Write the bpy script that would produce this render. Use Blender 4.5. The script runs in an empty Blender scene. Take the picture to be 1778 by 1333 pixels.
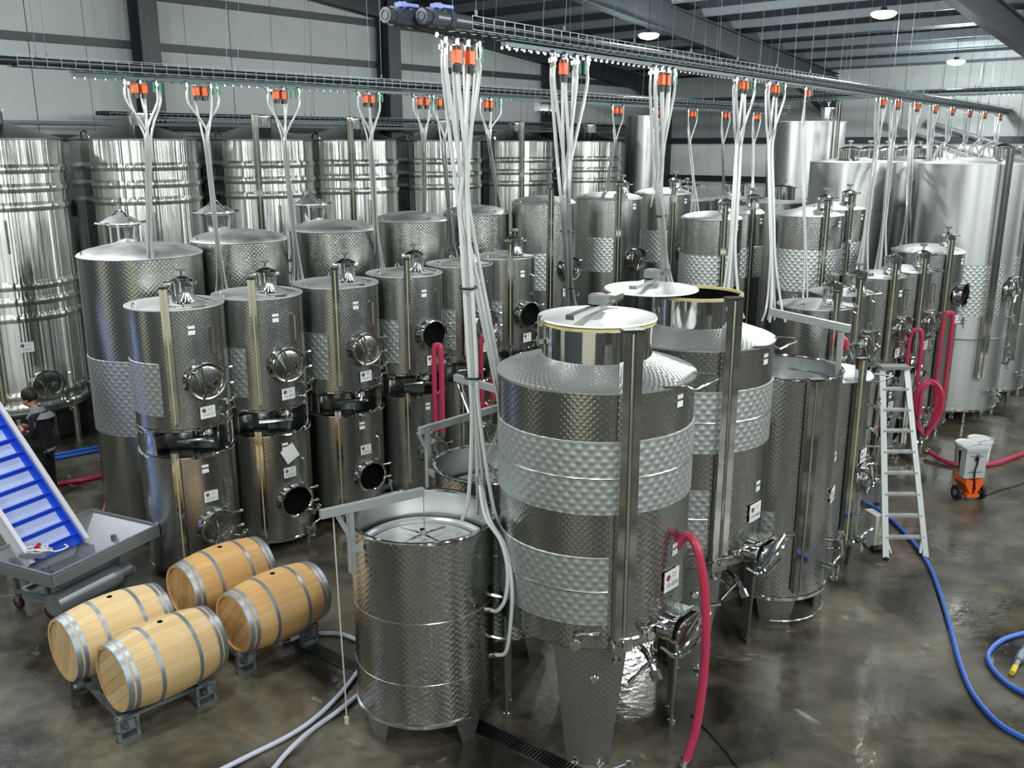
import bpy, math, random
from math import sin, cos, pi, radians, atan, atan2, hypot
from mathutils import Vector, Matrix
random.seed(7)
SC = bpy.context.scene
COL = SC.collection
# ------------------------------------------------------------------ camera, world, exposure
FPX, HOR, CAMZ = 1600.0, 415.0, 5.4
PITCH = atan(HOR / FPX)
cd = bpy.data.cameras.new('camera'); cam = bpy.data.objects.new('camera', cd); COL.objects.link(cam)
cam.location = (0, 0, CAMZ); cam.rotation_euler = (pi/2 - PITCH, 0, 0)
cd.sensor_fit = 'HORIZONTAL'; cd.sensor_width = 36; cd.lens = FPX / 1778 * 36; cd.clip_end = 200
SC.camera = cam
w = bpy.data.worlds.new('world'); SC.world = w; w.use_nodes = True
w.node_tree.nodes['Background'].inputs[0].default_value = (.55, .65, .75, 1)
w.node_tree.nodes['Background'].inputs[1].default_value = .3
SC.view_settings.view_transform = 'Standard'; SC.view_settings.look = 'None'
SC.view_settings.exposure = 0.0; SC.view_settings.gamma = 1
SC.view_settings.use_curve_mapping = False
SC.cycles.max_bounces = 7; SC.cycles.diffuse_bounces = 3; SC.cycles.glossy_bounces = 5
SC.cycles.use_denoising = True
SC.cycles.sample_clamp_indirect = 6; SC.cycles.caustics_reflective = False; SC.cycles.caustics_refractive = False
LAMP_W = 500
# building axes: corner of the far left; a = metres back along -U, b = metres along -V
UX, UY = .669, .743
CX0, CY0 = 5.63, 36.8
RZ = atan2(UY, UX)            # direction of U (along the left wall)
RM = atan2(-UX, UY)           # direction the tanks face
def W(a, b, z=0): return (CX0 - UX*a + UY*b, CY0 - UY*a - UX*b, z)
LEN_A, LEN_B = 38.0, 44.0
def roofz(a): return 7.8 + .105 * min(a, LEN_A - a)
def ground(x, y, z=0):
    """place on the plane at height z met by the sight line of the surveyed point (x, y)"""
    cx, cy = (x-889)/FPX, (y-666.5)/FPX
    dy = cos(PITCH) - cy*sin(PITCH); dz = -sin(PITCH) - cy*cos(PITCH)
    t = (z-CAMZ)/dz
    return Vector((cx*t, dy*t, z))
# ------------------------------------------------------------------ helpers
class MB:
    def __init__(s): s.v=[]; s.f=[]; s.uv={}
    def add(s, v, f, uv=None):
        n=len(s.v); s.v += [tuple(p) for p in v]
        for i, q in enumerate(f):
            if uv: s.uv[len(s.f)] = uv[i]
            s.f.append(tuple(n+k for k in q))
        return s
    def box(s, c, d, rz=0, M=None):
        h=[x/2 for x in d]
        v=[Vector((sx*h[0], sy*h[1], sz*h[2])) for sx in (-1,1) for sy in (-1,1) for sz in (-1,1)]
        R = Matrix.Rotation(rz, 3, 'Z')
        v=[R@p + Vector(c) for p in v]
        if M: v=[M@p for p in v]
        f=[(0,1,3,2),(4,6,7,5),(0,4,5,1),(2,3,7,6),(0,2,6,4),(1,5,7,3)]
        return s.add(v, f)
    def bar(s, p, q, w, h):
        """box section beam from p to q"""
        p=Vector(p); q=Vector(q); d=q-p; L=d.length
        R = d.to_track_quat('X','Z').to_matrix()
        v=[R@Vector((x*L, sy*w/2, sz*h/2))+p for x in (0,1) for sy in (-1,1) for sz in (-1,1)]
        return s.add(v, [(0,1,3,2),(4,6,7,5),(0,4,5,1),(2,3,7,6),(0,2,6,4),(1,5,7,3)])
    def lathe(s, prof, n=40, c=(0,0,0), az=(0,360), M=None, rx=1, ry=1):
        a0,a1=radians(az[0]),radians(az[1]); full=abs(az[1]-az[0])>=359.9
        m=n if full else n+1
        vs=[]; 
        for i in range(m):
            a=a0+(a1-a0)*i/n
            for r,z in prof:
                p=Vector((c[0]+r*cos(a)*rx, c[1]+r*sin(a)*ry, c[2]+z)); vs.append(M@p if M else p)
        k=len(prof); fs=[]; us=[]
        R=max(r for r,z in prof); ln=[0]
        for j in range(1,k): ln.append(ln[-1]+hypot(prof[j][0]-prof[j-1][0], prof[j][1]-prof[j-1][1]))
        for i in range(n):
            i2=(i+1)%m
            u0,u1=R*(a0+(a1-a0)*i/n), R*(a0+(a1-a0)*(i+1)/n)
            for j in range(k-1):
                if prof[j][0]<1e-6 and prof[j+1][0]<1e-6: continue
                fs.append((i*k+j, i2*k+j, i2*k+j+1, i*k+j+1))
                us.append(((u0,ln[j]),(u1,ln[j]),(u1,ln[j+1]),(u0,ln[j+1])))
        return s.add(vs, fs, us)
    def shell(s, r, z0, z1, az, t=.006, n=None):
        """curved plate with thickness: jacket, plate"""
        n = n or max(3, int(abs(az[1]-az[0])/7))
        s.lathe([(r,z0),(r+t,z0+t*.6),(r+t,z1-t*.6),(r,z1)], n, az=az)
        for a,fl in ((az[0],0),(az[1],1)):
            a=radians(a); q=[(r*cos(a),r*sin(a),z0),((r+t)*cos(a),(r+t)*sin(a),z0+t*.6),((r+t)*cos(a),(r+t)*sin(a),z1-t*.6),(r*cos(a),r*sin(a),z1)]
            s.add(q,[(0,1,2,3) if fl==0 else (3,2,1,0)])
        return s
    def tube(s, pts, r, n=8, smooth=0, cap=True):
        P=[Vector(p) for p in pts]
        if smooth and len(P)>2:
            Q=[]; E=[P[0]*2-P[1]]+P+[P[-1]*2-P[-2]]
            for i in range(1,len(E)-2):
                a,b,c,d=E[i-1:i+3]
                for k in range(smooth):
                    t=k/smooth
                    Q.append(.5*((2*b)+(c-a)*t+(2*a-5*b+4*c-d)*t*t+(3*b-a-3*c+d)*t**3))
            Q.append(P[-1]); P=Q
        vs=[]; up=None
        for i,p in enumerate(P):
            d=(P[min(i+1,len(P)-1)]-P[max(i-1,0)])
            if d.length<1e-9: d=Vector((0,0,1))
            d.normalize()
            if up is None: up=Vector((0,0,1)) if abs(d.z)<.9 else Vector((1,0,0))
            x=d.cross(up)
            if x.length<1e-6: x=d.orthogonal()
            x.normalize(); y=x.cross(d).normalized(); up=y
            for k in range(n):
                a=2*pi*k/n; vs.append(p+(x*cos(a)+y*sin(a))*r)
        fs=[(i*n+k,i*n+(k+1)%n,(i+1)*n+(k+1)%n,(i+1)*n+k) for i in range(len(P)-1) for k in range(n)]
        if cap: fs.append(tuple(range(n))[::-1]); fs.append(tuple((len(P)-1)*n+k for k in range(n)))
        return s.add(vs, fs)
    def prism(s, poly, z0, z1, M=None):
        n=len(poly)
        v=[Vector((x,y,z0)) for x,y in poly]+[Vector((x,y,z1)) for x,y in poly]
        if M: v=[M@p for p in v]
        return s.add(v,[tuple(range(n))[::-1],tuple(range(n,2*n))]+[(i,(i+1)%n,n+(i+1)%n,n+i) for i in range(n)])
    def mesh(s, name, m, smooth=True):
        me=bpy.data.meshes.new(name); me.from_pydata(s.v,[],s.f); me.materials.append(m)
        if s.uv:
            L=me.uv_layers.new(name='uv')
            for pi_,pl in enumerate(me.polygons):
                u=s.uv.get(pi_)
                if u:
                    for k,li in enumerate(pl.loop_indices): L.data[li].uv=u[k]
        if smooth:
            me.polygons.foreach_set('use_smooth',[True]*len(me.polygons)); me.set_sharp_from_angle(angle=radians(32))
        me.update(); return me
    def build(s, name, m, parent=None, smooth=True, loc=None, rot=None):
        return link(name, s.mesh(name,m,smooth), parent, loc, rot)
def link(name, me, parent=None, loc=None, rot=None):
    o=bpy.data.objects.new(name,me); COL.objects.link(o)
    if parent: o.parent=parent
    if loc: o.location=loc
    if rot: o.rotation_euler=rot
    return o
def tag(o, label, cat, group=None):
    o['label']=label; o['category']=cat
    if group: o['group']=group
    return o
def thing(name, label, cat, loc, rz=0, group=None):
    o=bpy.data.objects.new(name,None); COL.objects.link(o); o.location=loc; o.rotation_euler=(0,0,rz)
    o.empty_display_size=.1
    return tag(o,label,cat,group)
def struct(o): o['kind']='structure'; return o
AX = Matrix(((0,0,1),(0,1,0),(-1,0,0))).to_4x4()     # lathe axis z -> local +x
def axis(loc, d):                                     # matrix taking +z to direction d at loc
    return Matrix.Translation(Vector(loc)) @ Vector(d).to_track_quat('Z','Y').to_matrix().to_4x4()
# ------------------------------------------------------------------ materials
def lin(c): return tuple(((x/255)/12.92 if x/255<=.04045 else ((x/255+.055)/1.055)**2.4) for x in c)+(1,)
def mat(name, rgb, rough=.5, metal=0, spec=.5, emit=None, es=0, coat=0, noise=None, rnoise=None, bump=None, tr=0, aniso=0):
    m=bpy.data.materials.new(name); m.use_nodes=True; nt=m.node_tree; b=nt.nodes['Principled BSDF']
    b.inputs['Base Color'].default_value=lin(rgb); b.inputs['Roughness'].default_value=rough
    b.inputs['Metallic'].default_value=metal; b.inputs['Specular IOR Level'].default_value=spec
    b.inputs['Coat Weight'].default_value=coat; b.inputs['Transmission Weight'].default_value=tr
    if emit: b.inputs['Emission Color'].default_value=lin(emit); b.inputs['Emission Strength'].default_value=es
    N=nt.nodes.new; Lk=nt.links.new
    tc=N('ShaderNodeTexCoord')
    def nz(scale, stretch, det=3):
        mp=N('ShaderNodeMapping'); mp.inputs['Scale'].default_value=stretch
        n=N('ShaderNodeTexNoise'); n.inputs['Scale'].default_value=scale; n.inputs['Detail'].default_value=det
        Lk(tc.outputs['Object'],mp.inputs[0]); Lk(mp.outputs[0],n.inputs['Vector']); return n
    if noise:   # (scale, stretch, other colour, lo, hi)
        n=nz(noise[0],noise[1],5); mr=N('ShaderNodeMapRange'); mr.inputs[1].default_value=noise[3]; mr.inputs[2].default_value=noise[4]
        mx=N('ShaderNodeMix'); mx.data_type='RGBA'; mx.inputs['A'].default_value=lin(rgb); mx.inputs['B'].default_value=lin(noise[2])
        Lk(n.outputs['Fac'],mr.inputs[0]); Lk(mr.outputs[0],mx.inputs['Factor']); Lk(mx.outputs['Result'],b.inputs['Base Color'])
    if aniso:
        b.inputs['Anisotropic'].default_value=aniso; b.inputs['Anisotropic Rotation'].default_value=.25; tg=N('ShaderNodeTangent'); tg.direction_type='RADIAL'; tg.axis='Z'; Lk(tg.outputs[0],b.inputs['Tangent'])
    if rnoise:  # (scale, stretch, lo, hi)
        n=nz(rnoise[0],rnoise[1]); mr=N('ShaderNodeMapRange'); mr.inputs[1].default_value=.35; mr.inputs[2].default_value=.65
        mr.inputs[3].default_value=rnoise[2]; mr.inputs[4].default_value=rnoise[3]
        Lk(n.outputs['Fac'],mr.inputs[0]); Lk(mr.outputs[0],b.inputs['Roughness'])
    if bump:    # (scale, stretch, strength, distance)
        n=nz(bump[0],bump[1],2); bp=N('ShaderNodeBump'); bp.inputs['Strength'].default_value=bump[2]; bp.inputs['Distance'].default_value=bump[3]
        Lk(n.outputs['Fac'],bp.inputs['Height']); Lk(bp.outputs[0],b.inputs['Normal'])
    return m
def dimple(name, rgb, rough, pitch, strength, dist, metal=1.0, power=1.0, an=0):
    """pressed steel sheet: a staggered grid of shallow domes laid out in metres on the sheet"""
    m=mat(name,rgb,rough,metal,aniso=an); nt=m.node_tree; b=nt.nodes['Principled BSDF']; N=nt.nodes.new; Lk=nt.links.new
    uv=N('ShaderNodeUVMap'); sp=N('ShaderNodeSeparateXYZ'); Lk(uv.outputs[0],sp.inputs[0])
    def mth(op,a,bb=None,v=None):
        n=N('ShaderNodeMath'); n.operation=op; Lk(a,n.inputs[0])
        if bb is not None: Lk(bb,n.inputs[1])
        if v is not None: n.inputs[1].default_value=v
        return n.outputs[0]
    k=pi/pitch
    ad=mth('ADD',sp.outputs[0],sp.outputs[1]); sb=mth('SUBTRACT',sp.outputs[0],sp.outputs[1])
    s1=mth('ABSOLUTE',mth('SINE',mth('MULTIPLY',ad,v=k))); s2=mth('ABSOLUTE',mth('SINE',mth('MULTIPLY',sb,v=k)))
    h=mth('MULTIPLY',s1,s2)
    if power!=1: h=mth('POWER',h,v=power)
    bp=N('ShaderNodeBump'); bp.inputs['Strength'].default_value=strength; bp.inputs['Distance'].default_value=dist
    Lk(h,bp.inputs['Height']); Lk(bp.outputs[0],b.inputs['Normal'])
    return m
M_DIM = dimple('dimpled_steel',(176,179,174),.2,.058,.55,.0028,power=2,an=.6)
M_DIMF= dimple('dimpled_steel_fine',(178,181,178),.22,.05,.5,.0024,power=2,an=.6)
M_LEG = dimple('leg_sheet',(150,153,149),.48,.058,.5,.0025,power=2)
M_JKT = dimple('satin_cooling_jacket',(196,203,202),.5,.105,.48,.010,power=2)
M_JKF = dimple('satin_jacket_fine',(192,199,198),.48,.11,.55,.009,power=2)
M_TOP = mat('satin_top',(226,229,229),.5,1,rnoise=(3,(1,1,1),.46,.58),bump=(60,(1,1,1),.12,.004))
M_BRU = mat('brushed_steel',(206,209,205),.28,1,bump=(8,(1,1,0),.75,.035),aniso=1.0)
M_BRT = mat('satin_plain_steel',(190,194,193),.4,1,bump=(1.5,(1,1,.01),.12,.02),aniso=.7)
M_POL = mat('polished_steel',(214,215,213),.07,1)
M_PIP = mat('tube_steel',(205,207,206),.16,1)
M_INS = mat('inner_steel',(196,200,200),.24,1,bump=(2,(1,1,.1),.2,.02))
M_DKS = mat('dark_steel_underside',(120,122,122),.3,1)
M_BLK = mat('opening_shade_black',(3,3,4),.8,spec=.1)  # flat black painted in for the shade inside openings
M_CAP = mat('black_plastic',(24,25,27),.4)
M_KNB = mat('grey_plastic_knob',(118,124,122),.5)
M_GLS = mat('gauge_tube',(178,178,140),.12,0,coat=.4)
M_PLT = mat('white_label',(226,229,232),.5)
M_RED = mat('dark_red_print',(120,22,34),.5)
M_INK = mat('grey_print',(96,104,112),.6)
M_GOLD= mat('gold_gasket',(206,190,128),.4)
M_HOSE= mat('clear_hose',(190,195,194),.22,0,coat=.5)
M_RHO = mat('red_hose',(182,52,82),.32,0,coat=.2)
M_BHO = mat('blue_hose',(46,104,205),.35,0,coat=.2)
M_WHO = mat('lilac_hose',(196,200,222),.35,0,coat=.2)
M_GAL = mat('galvanised',(150,160,168),.4,.85,rnoise=(12,(1,1,1),.3,.55))
M_ORG = mat('orange_plastic',(238,92,26),.45)
M_GRN = mat('green_handle',(20,120,86),.45)
M_BLU = mat('blue_handle',(66,92,196),.4)
M_GPV = mat('grey_pvc',(58,66,74),.35)
M_TRY = mat('tray_wire',(104,116,120),.45,.6)
M_STR = mat('strut_steel',(72,86,90),.45,.7)
M_BPV = mat('black_pipe',(20,25,29),.3)
M_FRM = mat('dark_frame_paint',(38,45,50),.5)
M_RAF = mat('rafter_paint',(42,50,55),.5)
M_PUR = mat('galvanised_purlin',(104,113,119),.5,.2)
M_WAL = mat('wall_panel',(156,164,164),.55,noise=(.35,(1,1,1),(140,149,150),.35,.65))
M_WAR = mat('wall_panel_lit',(240,243,243),.55)  # lamp light low on the far wall, put into a lighter panel colour
M_ROF = mat('roof_deck',(50,57,63),.7)
M_JNT = mat('joint_dark',(84,92,95),.7)
M_ROPE= mat('rope',(196,188,168),.8)
M_BELT= mat('blue_belt',(32,82,214),.42)
M_BLTL= mat('pale_worn_belt',(186,200,240),.45)
M_WFR = mat('white_frame',(226,228,236),.35)
M_DRR = mat('hatch_steel',(190,192,190),.2,1)
M_HOP = mat('grey_hopper',(150,154,160),.38,.6)
M_TIRE= mat('rubber',(22,22,24),.7)
M_BKT = mat('white_bucket',(228,230,230),.45)
M_OBX = mat('machine_grey',(176,184,184),.45)
M_ALU = mat('aluminium',(172,177,177),.45,.5)
M_YEL = mat('yellow_grip',(222,196,50),.5)
M_LMP = mat('lamp_lens',(255,255,255),.5,emit=(235,245,255),es=14)
M_CLO = mat('black_jacket',(17,19,28),.85)
M_TRO = mat('black_trousers',(10,11,17),.85)
M_GRY = mat('grey_collar',(136,140,146),.8)
M_SKN = mat('skin',(196,142,120),.5)
M_HAIR= mat('dark_hair',(22,15,15),.6)
M_SHOE= mat('grey_shoe',(150,152,156),.6)
def wood(name, c1, c2):
    m=mat(name,c1,.55,noise=(7,(6,6,.5),c2,.3,.7)); return m
M_OAK1=[wood('pale_oak',(226,198,150),(212,180,128)),wood('pale_oak_b',(230,204,158),(220,190,140)),wood('pale_oak_c',(218,188,138),(206,172,120))]
M_OAK2=[wood('toasted_oak',(218,178,120),(204,160,100)),wood('toasted_oak_b',(224,186,130),(210,168,110)),wood('toasted_oak_c',(210,168,110),(198,152,92))]
M_ARM = mat('davit_steel',(186,192,193),.4,.6)
M_HOOP= mat('hoop_steel',(150,162,176),.42,.75)
# wet concrete
def floor_mat():
    m=bpy.data.materials.new('wet_concrete'); m.use_nodes=True; nt=m.node_tree; b=nt.nodes['Principled BSDF']; N=nt.nodes.new; Lk=nt.links.new
    tc=N('ShaderNodeTexCoord')
    def nz(s,d,dist=0):
        n=N('ShaderNodeTexNoise'); n.inputs['Scale'].default_value=s; n.inputs['Detail'].default_value=d; n.inputs['Distortion'].default_value=dist
        Lk(tc.outputs['Object'],n.inputs['Vector']); return n
    a=nz(.8,8,.6); c=nz(5,8,.3); e=nz(14,4)
    r=N('ShaderNodeValToRGB'); r.color_ramp.elements[0].position=.38; r.color_ramp.elements[0].color=lin((40,37,29))
    r.color_ramp.elements[1].position=.64; r.color_ramp.elements[1].color=lin((112,107,92))
    Lk(a.outputs['Fac'],r.inputs[0])
    r2=N('ShaderNodeValToRGB'); r2.color_ramp.elements[0].position=.3; r2.color_ramp.elements[0].color=(.55,.55,.55,1)
    r2.color_ramp.elements[1].position=.62; r2.color_ramp.elements[1].color=(1,1,1,1); Lk(c.outputs['Fac'],r2.inputs[0])
    mx=N('ShaderNodeMix'); mx.data_type='RGBA'; mx.blend_type='MULTIPLY'; mx.inputs['Factor'].default_value=.8
    Lk(r.outputs[0],mx.inputs['A']); Lk(r2.outputs[0],mx.inputs['B'])
    st=N('ShaderNodeMapRange'); st.inputs[1].default_value=.66; st.inputs[2].default_value=.74; Lk(nz(1.4,9,1.2).outputs['Fac'],st.inputs[0])
    mx2=N('ShaderNodeMix'); mx2.data_type='RGBA'; mx2.inputs['B'].default_value=lin((160,156,148)); Lk(mx.outputs['Result'],mx2.inputs['A'])
    Lk(st.outputs[0],mx2.inputs['Factor']); Lk(mx2.outputs['Result'],b.inputs['Base Color'])
    rr=N('ShaderNodeMapRange'); rr.inputs[1].default_value=.4; rr.inputs[2].default_value=.62; rr.inputs[3].default_value=.07; rr.inputs[4].default_value=.42
    Lk(nz(.55,5,.5).outputs['Fac'],rr.inputs[0]); Lk(rr.outputs[0],b.inputs['Roughness'])
    b.inputs['Specular IOR Level'].default_value=.6
    bp=N('ShaderNodeBump'); bp.inputs['Strength'].default_value=.25; bp.inputs['Distance'].default_value=.012
    ad=N('ShaderNodeMath'); ad.operation='ADD'; Lk(c.outputs['Fac'],ad.inputs[0]); Lk(e.outputs['Fac'],ad.inputs[1])
    Lk(ad.outputs[0],bp.inputs['Height']); Lk(bp.outputs[0],b.inputs['Normal'])
    return m
M_FLR=floor_mat()
# ------------------------------------------------------------------ building
b=MB(); b.add([W(-.3,-.3),W(LEN_A,-.3),W(LEN_A,LEN_B),W(-.3,LEN_B),W(-.3,-.3,-.2),W(LEN_A,-.3,-.2),W(LEN_A,LEN_B,-.2),W(-.3,LEN_B,-.2)],
  [(0,1,2,3),(4,5,6,7),(0,4,5,1),(1,5,6,2),(2,6,7,3),(3,7,4,0)])
struct(b.build('floor',M_FLR,smooth=False))
def wall(name, a0,b0,a1,b1, m, gable=False, t=.25):
    """backing sheet standing behind the panels"""
    nx,ny = (0,-1) if name=='wall_left' else (-1,0) if name=='wall_right' else (0,1) if name=='wall_front' else (1,0)
    q=MB(); n=12
    for off in (0,t):
        for i in range(n+1):
            a=a0+(a1-a0)*i/n; bb=b0+(b1-b0)*i/n
            q.v.append(W(a+nx*off,bb+ny*off,0)); q.v.append(W(a+nx*off,bb+ny*off,roofz(a)+.1))
    k=2*(n+1)
    for i in range(n):
        q.f.append((2*i,2*i+2,2*i+3,2*i+1)); q.f.append((k+2*i,k+2*i+1,k+2*i+3,k+2*i+2)); q.f.append((2*i+1,2*i+3,k+2*i+3,k+2*i+1)); q.f.append((2*i,k+2*i,k+2*i+2,2*i+2))
    q.f.append((0,1,k+1,k)); q.f.append((2*n,k+2*n,k+2*n+1,2*n+1))
    return struct(q.build(name,m,smooth=False))
WL=wall('wall_left',0,0,LEN_A,0,M_JNT); WR=wall('wall_right',0,0,0,LEN_B,M_JNT)
M_WDK=mat('dark_store_wall',(74,80,84),.6)
WF=wall('wall_front',0,LEN_B,LEN_A,LEN_B,M_WDK); WB=wall('wall_back',LEN_A,0,LEN_A,LEN_B,M_WDK)
for i_,(b0_,b1_) in enumerate(((17.5,24.5),(4.0,7.5))):
    q=MB()
    for k in range(26): q.bar(W(LEN_A-.08,b0_,.1+.2*k),W(LEN_A-.08,b1_,.1+.2*k),.06,.185)
    struct(q.build('door_%d'%(i_+1),mat('cream_roller_door',(226,222,204),.5),smooth=False))
rails=[1.3,2.8,4.2,5.55,7.5,8.55]
# cladding panels between the rails, each its own piece, joints left open
def panels(wl, n, left):
    for i in range(n):
        g_=.014 if i%4==0 else .006; s0=i*1.15+g_; s1=(i+1)*1.15-.006
        sm=(s0+s1)/2
        for z0,z1 in ((.02,2.79),(2.81,5.54),(5.56,9.9)):
            za=min(z1,roofz(s0 if left else 0)); zb=min(z1,roofz(s1 if left else 0))
            if za<=z0: continue
            q=MB(); P=(lambda s,o,z: W(s,o,z)) if left else (lambda s,o,z: W(o,s,z))
            v=[P(s0,.002,z0),P(s1,.002,z0),P(s1,.002,zb),P(s0,.002,za),P(s0,.03,z0),P(s1,.03,z0),P(s1,.03,zb),P(s0,.03,za)]
            q.add(v,[(0,1,2,3),(4,7,6,5),(0,4,5,1),(3,2,6,7),(0,3,7,4),(1,5,6,2)])
            q.build('panel', M_WAL if (left or z0>5) else M_WAR, wl, smooth=False)
panels(WL,26,True); panels(WR,19,False)
for z in rails:
    if z<8: 
        q=MB(); q.bar(W(0,.1,z),W(31,.1,z),.14,.16 if z>7 else .12); q.build('rail',M_FRM,WL,smooth=False)
        if z<7.4: q=MB(); q.bar(W(.1,0,z),W(.1,24,z),.14,.2); q.build('rail',M_RAF,WR,smooth=False)
    else:
        q=MB(); q.bar(W(8,.1,z),W(30,.1,z),.14,.16); q.build('rail',M_FRM,WL,smooth=False)
def ibeam(q,p,u,d,wd,dp,z0,z1,tf=.03):
    """upright I section; u = unit along flange, d = depth direction"""
    for o in (-1,1):
        c=Vector(p)+Vector(d)*o*(dp/2-tf/2); q.box((c.x,c.y,(z0+z1)/2),(wd,tf,z1-z0),atan2(u[1],u[0]))
    q.box((p[0],p[1],(z0+z1)/2),(.02,dp-2*tf,z1-z0),atan2(u[1],u[0]))
for k in range(0,5):
    a=6.9*k; q=MB(); ibeam(q,W(a+(0.2 if k==0 else 0),.38),(UX,UY,0),(-UY,UX,0),.42,.5,0,roofz(a)-.1); q.build('column',M_FRM,WL,smooth=False)
for k in range(1,4):
    bb=6.9*k; q=MB(); ibeam(q,W(.35,bb),(-UY,UX,0),(UX,UY,0),.3,.55,0,roofz(0)-.2); q.build('column',M_RAF,WR,smooth=False)
# diagonal brace on the far wall
q=MB(); q.tube([W(.25,10.0,6.1),W(.25,16.5,4.1)],.08); q.tube([W(.25,8.6,6.1),W(.25,15.0,4.0)],.05); q.build('brace',M_PUR,WR)
# roof
q=MB(); n=2
for s0,s1 in ((0,19),(19,38)):
    q.add([W(s0,-.3,roofz(s0)+.12),W(s1,-.3,roofz(s1)+.12),W(s1,LEN_B,roofz(s1)+.12),W(s0,LEN_B,roofz(s0)+.12),
           W(s0,-.3,roofz(s0)+.3),W(s1,-.3,roofz(s1)+.3),W(s1,LEN_B,roofz(s1)+.3),W(s0,LEN_B,roofz(s0)+.3)],
          [(0,1,2,3),(4,7,6,5),(0,4,5,1),(1,5,6,2),(2,6,7,3),(3,7,4,0)])
CE=struct(q.build('ceiling',M_ROF,smooth=False))
for i in range(1,21):
    a=i*1.55-.6; q=MB(); z=roofz(a)
    q.box(W(a,22,z+.02),(44,.02,.2),atan2(-UX,UY)); q.box(W(a,22,z-.08),(44,.09,.015),atan2(-UX,UY)); q.box(W(a,22,z+.11),(44,.09,.015),atan2(-UX,UY))
    q.build('purlin',M_PUR,CE,smooth=False)
for k in range(1,5):
    bb=6.9*k; q=MB()
    q.bar(W(0,bb,roofz(0)-.45),W(19,bb,roofz(19)-.45),.02,.62)
    q.bar(W(0,bb,roofz(0)-.76),W(19,bb,roofz(19)-.76),.24,.03); q.bar(W(0,bb,roofz(0)-.13),W(19,bb,roofz(19)-.13),.24,.03)
    q.add([W(.2,bb-.01,roofz(0)-1.5),W(.2,bb-.01,roofz(0)-.7),W(3.4,bb-.01,roofz(3.4)-.75)],[(0,1,2)])
    q.bar(W(.2,bb,roofz(0)-1.5),W(3.4,bb,roofz(3.4)-.77),.24,.03)
    q.bar(W(19,bb,roofz(19)-.45),W(38,bb,roofz(38)-.45),.24,.62)
    q.build('rafter',M_RAF,CE,smooth=False)
q=MB(); q.bar(W(.4,.35,roofz(0)-.35),W(19,.35,roofz(19)-.35),.2,.5); q.add([W(.3,.4,roofz(0)-1.5),W(.3,.4,roofz(0)-.5),W(2.4,.4,roofz(2.4)-.5)],[(0,1,2)]); q.build('rafter',M_FRM,CE,smooth=False)
M_SKY=mat('rooflight_sheet',(120,140,190),.5,emit=(110,135,200),es=.35)
for aa,bb in ((10.6,5.2),(8.9,5.2),(11,15),(11,22)):
    q=MB(); q.box(W(aa,bb,roofz(aa)+.1),(1.0,1.2,.03),atan2(-UX,UY)); q.build('roof_light',M_SKY,CE,smooth=False)
# lamps hung in a grid
l0=Vector((7.17,19,0)); e1=Vector((UY,-UX,0))*5.4; e2=Vector((UX,UY,0))*7.6
lamp_me=None; li=0
def in_room(p):
    d=Vector((p[0]-CX0,p[1]-CY0)); a=-(d.x*UX+d.y*UY); bb=d.x*UY-d.y*UX
    return a,bb
VIS={(0,0):'round high-bay lamp glowing above the right-hand tank rows, largest in view',(-1,0):'round high-bay lamp glowing beside the sloping rafter in the roof centre',(0,1):'small round high-bay lamp near the far wall at upper right'}
for i in range(-4,6):
    for j in range(-4,3):
        p=l0+e1*i+e2*j; a,bb=in_room(p)
        if not (.8<a<LEN_A-.8 and .8<bb<LEN_B-.8): continue
        if hypot(p.x,p.y)<3.2: continue
        z=7.85
        if (i,j)==(0,1): p=ground(1660,107,7.6); z=7.6; a,bb=in_room(p)
        elif (i,j) not in VIS and p.y>3:
            yc=p.y*cos(PITCH)-(z-CAMZ)*sin(PITCH); px=889+FPX*p.x/yc; py=666.5-FPX*(p.y*sin(PITCH)+(z-CAMZ)*cos(PITCH))/yc
            if -30<px<1810 and py>-20: continue
        if p.y<3 : z=7.9
        lab=VIS.get((i,j),'round high-bay lamp hanging from the roof out of view')
        t=thing('ceiling_lamp',lab,'lamp',(p.x,p.y,z),0,'high-bay lamps in the roof')
        if lamp_me is None:
            q=MB(); q.lathe([(0,.12),(.05,.12),(.07,.06),(.2,.03),(.235,.01),(.23,0),(0,.0)],24); lm1=q.mesh('lamp_housing',M_CAP)
            q=MB(); q.lathe([(0,-.09),(.09,-.085),(.18,-.06),(.23,-.02),(.24,.01),(.2,.035)],24); lamp_me=q.mesh('lens',M_LMP)
        link('lamp_housing',lm1,t); link('lens',lamp_me,t)
        q=MB(); q.tube([(0,0,.15),(0,0,roofz(a)-z+.15)],.008,6); q.build('suspension_rod',M_CAP,t)
        ld=bpy.data.lights.new('bay_light','POINT'); ld.shadow_soft_size=.2; ld.energy=LAMP_W*(1.15 if (i,j) in VIS else 1); ld.color=(.97,1,.965)
        lo=bpy.data.objects.new('bay_light',ld); COL.objects.link(lo); lo.parent=t; lo.location=(0,0,-.27)
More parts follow.
